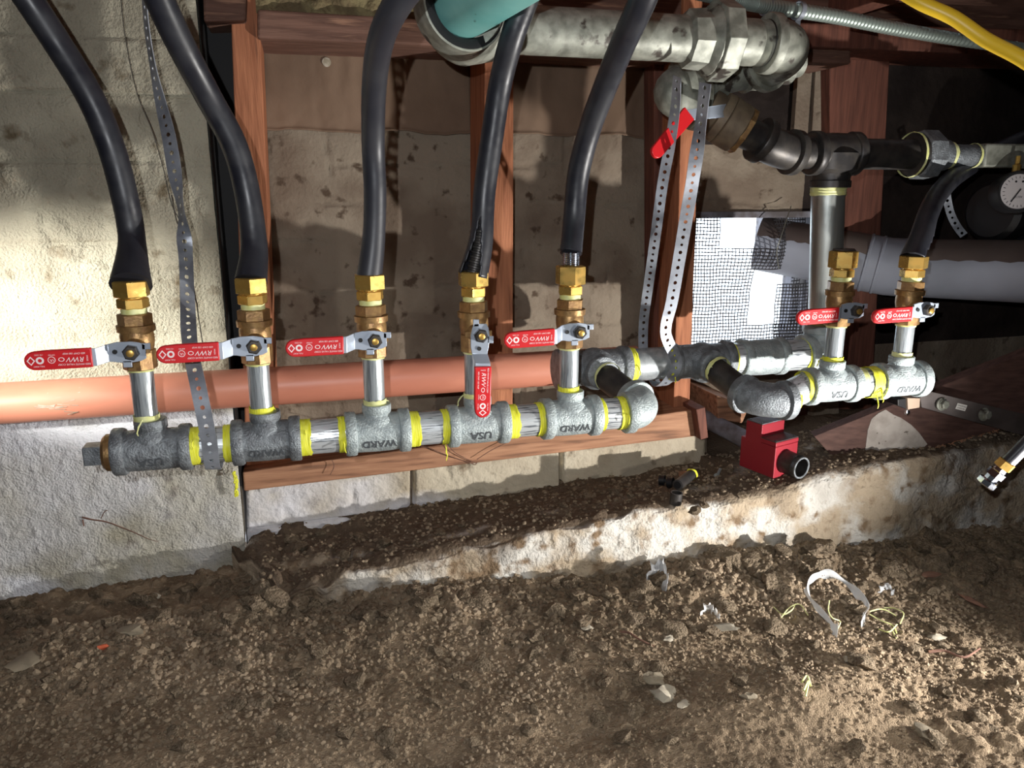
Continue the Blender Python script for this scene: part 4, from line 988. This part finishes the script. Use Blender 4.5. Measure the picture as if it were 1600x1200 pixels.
# ---- scraps on the ledge
def on_ledge(x, y): 
    p = pY(x, y, 1.28)
    for _ in range(6):
        z = ledge_z(p.x, p.y); p = pZ(x, y, z)
    return p
a = on_ledge(1058, 770); b = on_ledge(1106, 742); L_ = b-a; L_.z += .012; fa = frame(a+Vector((0, 0, .016)), L_)
n_ = thing('loose_nipple', 'loose black pipe nipple with yellow tape lying on the ledge left of the red box', 'pipe nipple')
MB().lathe([(0, .0075), (.001, .0105), (.070, .0105)], fa, 24).build('tube', m_blackpipe, n_); tape(fa @ Vector((0, 0, .068)), L_, .0112, .008, m_tape, n_, tails=3, seed=8)
MB().lathe([(0, .0072), (-.0004, .0072)], fa, 24).build('bore', m_black, n_)
c = on_ledge(1055, 787)
n2 = MB().lathe([(0, .0112), (.022, .0112), (.0225, .0108), (.0225, .0092), (.002, .0092)], frame(c, (.05, -.05, 1)), 24, cap=False).build('short_nipple', m_blackpipe)
tag(n2, 'short black pipe piece standing upright on the ledge', 'pipe nipple')
for k, (x, y, lab) in enumerate(((1030, 758, 'black ring fitting lying left of the loose nipple'), (1043, 762, 'black ring fitting touching the loose nipple end'))):
    c = on_ledge(x, y); r_ = MB().lathe([(0, .0085), (0, .0108), (.011, .0108), (.011, .0085), (0, .0085)], frame(c+Vector((0, 0, .011)), (.7 if k else .9, -.7, .1)), 22, cap=False).build('ring_fitting', m_black)
    tag(r_, lab, 'fitting')
c = on_ledge(1062, 748); pts = [c+Vector((i*.00022, 0, .010))+Vector((0, .0055*math.sin(i*.62), .0055*math.cos(i*.62))) for i in range(110)]
tag(MB().tube(pts, .0008, 5).build('coil_spring', m_sill), 'small rusty coil spring behind the loose nipple', 'spring')
c = on_ledge(1120, 745)
bo = thing('loose_bolt', 'small dusty steel bolt standing head up between nipple and red box', 'bolt')
MB().lathe([(0, .007), (.004, .007)], frame(c, (.1, -.4, 1)), 6).build('head', m_galv, bo, ang=20); MB().lathe([(.004, .003), (.022, .003)], frame(c, (.1, -.4, 1)), 12).build('shank', m_galv, bo)
ks = []
for k, (x, y, r_) in enumerate(((1008, 762, .010), (985, 775, .008), (1085, 800, .011), (1100, 790, .008), (960, 770, .012), (1140, 735, .010), (720, 822, .008), (690, 835, .010), (600, 850, .010), (565, 842, .013), (470, 858, .013), (500, 835, .009), (920, 778, .011), (880, 790, .008), (1150, 752, .008), (650, 852, .007), (455, 845, .012), (540, 868, .010), (1195, 765, .010), (1160, 775, .009), (760, 800, .008), (1250, 740, .008))):
    ks.append((x, y, r_))

# ================================================================== SOIL PIECES
def rock_mesh(seed, flat=.75, sub=2, rough=.30):
    bm = bmesh.new(); bmesh.ops.create_icosphere(bm, subdivisions=sub, radius=1)
    co = np.array([v.co[:] for v in bm.verts]); n = fbm(co, 1.3, 3, seed)
    for v, k, in zip(bm.verts, n): v.co = v.co*(1+rough*2*k); v.co.z *= flat
    me = bpy.data.meshes.new('clod'); bm.to_mesh(me); bm.free()
    me.polygons.foreach_set('use_smooth', [True]*len(me.polygons)); me.set_sharp_from_angle(angle=math.radians(40)); return me
RK = [rock_mesh(50+i) for i in range(9)]
RKS = {}
def rock(name, p, r, mat, k, rot=None, squash=(1, 1, 1)):
    key = (k, mat.name)
    if key not in RKS: me = RK[k].copy(); me.materials.clear(); me.materials.append(mat); RKS[key] = me
    o = bpy.data.objects.new(name, RKS[key]); COL.objects.link(o); o.location = p; o.scale = (r*squash[0], r*squash[1], r*squash[2])
    o.rotation_euler = rot or (random.uniform(-.5, .5), random.uniform(-.5, .5), random.uniform(0, 6.3)); return o
def gz(x, y): return float(soil_z(np.array([x]), np.array([y]))[0])
def on_soil(px, py):
    p = pZ(px, py, 0)
    for _ in range(5): p = pZ(px, py, float(base_z(np.array([p.x]), np.array([p.y]))[0]))
    return p
for x, y, r_ in ks:
    p = on_ledge(x, y); o = rock('ledge_stone', p+Vector((0, 0, r_*.3)), r_, m_clod, random.randrange(9))
    tag(o, 'small dusty clod lying on the dirty footing ledge', 'dirt clod', 'clods on the footing ledge')
# wall foot line as seen: centre of the band of big clods
cnt = 0
def footline(px): return np.interp(px, [0, 180, 300, 385, 450, 700, 980, 1290, 1600], [925, 912, 900, 895, 950, 920, 890, 855, 840])
while cnt < 285:
    px = random.uniform(-20, 1620); py = footline(px)+random.expovariate(1/45.)+2
    if py > 1195: continue
    if random.random() < .22: py = random.uniform(950, 1190)
    p = on_soil(px, py)
    if p.y > 1.33 or (p.x > -.05 and p.y > 1.175): continue
    dist = (py-footline(px))
    r_ = random.choice((.007, .008, .009, .011, .013, .017 if dist < 70 else .009))*(1.25 if px > 900 and py < 1050 else 1)
    o = rock('dirt_clod', Vector((p.x, p.y, gz(p.x, p.y)+r_*.25)), r_, m_clod, random.randrange(9))
    tag(o, 'brown dirt clod lying loose on the soil floor', 'dirt clod', 'brown dirt clods on the soil'); cnt += 1
for px, py, r_ in ((392, 905, .020), (410, 930, .024), (436, 950, .020), (380, 925, .022), (465, 955, .016), (400, 955, .018), (352, 915, .016), (425, 912, .018), (330, 905, .018), (492, 948, .014), (300, 905, .015), (520, 940, .014)):
    p = on_soil(px, py); o = rock('dirt_clod', Vector((p.x, min(p.y, 1.30), gz(p.x, min(p.y, 1.30))+r_*.2)), r_, m_clod, random.randrange(9))
    tag(o, 'large dirt clod heaped at the left end of the footing', 'dirt clod', 'large clods at the footing end')
# countless small crumbs
def crumbs(name, label, xs_, ys_, zs_, r, sub=1):
    n = len(xs_); z = zs_+r*.3
    bm = bmesh.new(); bmesh.ops.create_icosphere(bm, subdivisions=1, radius=1); bv = np.array([v.co[:] for v in bm.verts]); bf = np.array([[v.index for v in f.verts] for f in bm.faces]); bm.free()
    nb = len(bv); jit = 1+rng.uniform(-.38, .38, (n, nb, 1)); V = bv[None]*jit*r[:, None, None]*np.array([1, 1, .8]); a = rng.uniform(0, 6.28, n); ca, sa = np.cos(a)[:, None], np.sin(a)[:, None]
    V = np.stack([V[..., 0]*ca-V[..., 1]*sa+xs_[:, None], V[..., 0]*sa+V[..., 1]*ca+ys_[:, None], V[..., 2]+z[:, None]], -1)
    Fc = (bf[None]+(np.arange(n)*nb)[:, None, None]).reshape(-1, 3)
    me = bpy.data.meshes.new(name); me.vertices.add(n*nb); me.vertices.foreach_set('co', V.reshape(-1).astype(np.float32))
    me.loops.add(len(Fc)*3); me.loops.foreach_set('vertex_index', Fc.reshape(-1).astype(np.int32)); me.polygons.add(len(Fc)); me.polygons.foreach_set('loop_start', (np.arange(len(Fc))*3).astype(np.int32))
    me.update(calc_edges=True); me.materials.append(m_clod)
    o = fin(me, name, ang=25); tag(o, label, 'soil crumbs', kind='stuff')
N = 22000; cx_ = rng.uniform(-.65, 1.75, N*2); cy_ = 1.2-np.abs(rng.normal(0, .30, N*2)); ok = (cy_ > .55); cx_, cy_ = cx_[ok][:N], cy_[ok][:N]
nr = np.clip((cy_-.75)/.35, 0, 1)
crumbs('soil_crumbs', 'countless small brown soil crumbs and grit strewn over the floor', cx_, cy_, soil_z(cx_, cy_), rng.uniform(.0012, .0030, len(cx_))*(1+1.2*nr*rng.random(len(cx_))))
lx = rng.uniform(-.10, 1.5, 2600); ly = rng.uniform(1.215, 1.42, 2600); lz = np.array([ledge_z(a, b) for a, b in zip(lx, ly)])
crumbs('ledge_crumbs', 'countless dusty crumbs lying along the top of the footing', lx, ly, lz, rng.uniform(.0012, .0042, 2600))
# singled-out stones and chips
for px, py, r_, mt, sq, lab in (
    (1035, 1090, .015, m_pale, (1.2, .9, .8), 'angular pale stone in the middle of a hollow, largest light stone on the soil'),
    (1020, 1066, .014, m_stone, (1.3, .9, .9), 'brown knobbly stone just behind the angular pale stone'),
    (1070, 1103, .008, m_pale, (1.5, .8, .5), 'thin pale flake right in front of the angular pale stone'),
    (1132, 987, .012, m_pale, (1.6, .8, .45), 'flat pale shell shaped chip below the crumpled white scrap'),
    (1046, 1001, .009, m_pale, (1.2, .8, .7), 'tan half round shard left of the flat shell shaped chip'),
    (1171, 1093, .009, m_stone, (.6, 1.2, 1), 'grey upright shell fragment right of the angular pale stone'),
    (163, 1015, .0068, m_chip, (1.1, .7, .9), 'bright orange red brick chip at the left of the soil'),
    (1443, 1148, .0125, m_stone, (1.4, .8, .8), 'mottled brown and white pebble near the lower right corner'),
    (243, 937, .008, m_pale, (.9, .9, 1), 'whitish round pebble near the left wall foot'),
    (244, 953, .009, m_stone, (.9, .9, 1), 'grey faceted pebble directly below the whitish round pebble'),
    (42, 1040, .017, m_stone, (1.4, .9, .5), 'flat olive brown stone at the left edge of the soil'),
    (208, 992, .012, m_stone, (1.3, .9, .7), 'oval tan stone just above the orange brick chip'),
    (1462, 1000, .010, m_pale, (1.1, .6, .8), 'light triangular chip left of the dark twig'),
    (1520, 948, .014, m_chipd, (.6, 1.5, .5), 'long reddish brown brick shard at right'),
    (1449, 903, .013, m_chipd, (1.3, .7, .5), 'dull reddish shard near the footing at right'),
    (918, 985, .008, m_pale, (1.2, .8, .6), 'small white chip in the centre of the soil'),
    (616, 950, .0085, m_stone, (.8, .8, 1), 'smooth tan upright pebble against the footing foot'),
    (1326, 1034, .008, m_pale, (.9, .8, .8), 'white speckled pebble below the plastic band')):
    p = on_soil(px, py); o = rock('stone' if mt not in (m_chip, m_chipd) else 'brick_chip', Vector((p.x, p.y, gz(p.x, p.y)+r_*.35)), r_, mt, random.randrange(9), (0.1, .15, random.uniform(0, 3)), sq)
    tag(o, lab, 'stone' if mt not in (m_chip, m_chipd) else 'brick chip')

# litter
def ribbon(name, pts, w, mat, label, cat, th=.0004, up_=(0, 0, 1), lab=True, parent=None):
    C = curve(pts, 50); vs = []; fs = []
    for i, c in enumerate(C):
        T = Vector(C[min(i+1, 49)]-C[max(i-1, 0)]).normalized(); u_ = Vector(up_); u_ = (u_+Vector((.3*math.sin(i*.3), .3*math.cos(i*.5), 0))).normalized()
        ww = w*(.8+.3*math.sin(i*.7)); n_ = T.cross(u_).normalized()*(.004*math.sin(i*.45))
        vs += [Vector(c)+u_*ww*-.5+n_, Vector(c)+n_*-.6, Vector(c)+u_*ww*.5+n_*.8]
    for i in range(49):
        for k in (0, 1): a_ = i*3+k; fs.append((a_, a_+1, a_+4, a_+3))
    o = MB().add(vs, fs).build(name, mat, parent, ang=180); so = o.modifiers.new('s', 'SOLIDIFY'); so.thickness = th
    if lab: tag(o, label, cat)
    return o
S = lambda x, y, h: tuple(on_soil(x, y)+Vector((0, 0, h)))
ribbon('plastic_band', [S(1345, 985, .006), S(1350, 960, .022), S(1330, 945, .030), S(1300, 930, .036), S(1275, 925, .034), S(1260, 938, .026), S(1272, 962, .016), S(1300, 985, .010), S(1308, 995, .008)], .020, m_film, 'curled translucent plastic band lying on the soil at right', 'plastic wrap')
ribbon('clear_wrapper', [S(1010, 918, .012), S(1022, 908, .026), S(1036, 910, .030), S(1042, 925, .014)], .030, m_film, 'crumpled clear plastic wrapper standing in the soil near the footing', 'plastic wrap')
ribbon('paper_scrap', [S(1094, 966, .004), S(1104, 958, .012), S(1115, 962, .008), S(1124, 970, .003)], .016, m_white, 'small crumpled white scrap left of the plastic band', 'scrap')
ribbon('plastic_scrap', [S(1370, 935, .006), S(1382, 928, .016), S(1396, 932, .008)], .012, m_film, 'small clear plastic shred beyond the plastic band', 'plastic wrap')
def tangle(name, polys, r, mat, label):
    mb = MB()
    for q in polys: mb.tube([Vector(p) for p in curve(q, 24)], r, 5)
    tag(mb.build(name, mat), label, 'tape scrap', 'scraps of yellow thread tape on the soil')
tangle('tape_scrap', [[S(1356, 966, .012), S(1375, 965, .016), S(1392, 970, .014), S(1408, 978, .010)], [S(1358, 970, .012), S(1376, 982, .014), S(1394, 988, .012), S(1400, 996, .008)], [S(1380, 958, .010), S(1396, 962, .014), S(1410, 972, .016), S(1405, 985, .012)], [S(1372, 990, .008), S(1388, 996, .010), S(1400, 988, .014)], [S(1392, 992, .01), S(1400, 1003, .006)]], .0011, m_tapep, 'looped pale yellow thread tape scrap right of the plastic band')
tangle('tape_scrap', [[S(1208, 955, .008), S(1222, 970, .012), S(1236, 965, .014), S(1242, 952, .010)], [S(1220, 972, .008), S(1232, 960, .012), S(1248, 956, .014), S(1262, 968, .008)]], .0010, m_tapep, 'thin yellow thread tape tangle left of the plastic band')
tangle('tape_scrap', [[S(1294, 955, .02), S(1293, 968, .016), S(1300, 976, .012), S(1312, 978, .008), S(1308, 988, .006)]], .0010, m_tapep, 'single yellow tape strand hanging over the plastic band')
tangle('tape_scrap', [[S(1252, 1072, .006), S(1260, 1066, .010), S(1266, 1078, .006)], [S(1255, 1085, .006), S(1262, 1074, .010), S(1258, 1092, .004)]], .0016, m_tapep, 'pale green white tape wad on the open soil')
def yt_wall():
    mb = MB(); rr = random.Random(4); p = [pY(366, 736, 1.355), pY(368, 748, 1.352), pY(369, 760, 1.352), pY(370, 775, 1.355)]
    for k in range(4): mb.tube([Vector(q)+Vector((rr.uniform(-.003, .003), rr.uniform(-.003, 0), 0)) for q in curve([tuple(v) for v in p], 14)], [.0012+.0008*rr.random() for _ in range(14)], 5)
    tag(mb.build('tape_scrap', m_tape), 'bright yellow thread tape strip stuck at the left wall corner', 'tape scrap')
yt_wall()
def twig(px, r, label):
    mb = MB(); mb.tube([Vector(p) for p in curve(px, 24)], [r*(1-.5*i/24) for i in range(24)], 6); tag(mb.build('twig', m_beam), label, 'twig')
twig([S(1450, 1022, .004), S(1475, 1024, .008), S(1505, 1034, .008), S(1530, 1022, .010)], .0026, 'dark curved twig lying on the soil at right')
twig([S(968, 990, .003), S(982, 994, .006), S(1000, 1005, .006), S(1022, 1012, .003)], .0022, 'brown forked root piece in the centre right of the soil')
twig([S(22, 985, .004), S(35, 972, .012), S(50, 966, .006)], .0010, 'thin pale rootlet at the left of the soil')
# dry root traces on the white left wall
mb = MB()
mb.tube([Vector(p) for p in curve([tuple(pY(x, y, 1.366)) for x, y in ((128, 808), (145, 812), (165, 815), (185, 822), (210, 832), (232, 842), (247, 846))], 30)], [.0016-.0012*i/30 for i in range(30)], 5)
mb.tube([Vector(p) for p in curve([tuple(pY(x, y, 1.366)) for x, y in ((158, 810), (163, 800), (168, 797))], 8)], .0008, 5)
mb.tube([pY(129, 812, 1.366), pY(131, 822, 1.366)], .0012, 5)
tag(mb.build('dry_root', m_beam), 'thin dry root clinging to the white lower left wall', 'root')
# cobweb of threads and roots under the sill
mb = MB(); rr = random.Random(9)
for q in (((640, 693), (670, 700), (700, 712), (735, 723)), ((700, 695), (712, 708), (735, 720), (745, 724)), ((745, 718), (765, 705), (790, 692), (798, 685)), ((518, 718), (522, 728), (516, 742)), ((735, 723), (742, 726), (746, 722))):
    mb.tube([Vector(p) for p in curve([tuple(pY(x, y, 1.375)) for x, y in q], 16)], .0008, 5)
tag(mb.build('dry_root', m_beam), 'tangle of thin dark rootlets across the face of the sill', 'root')
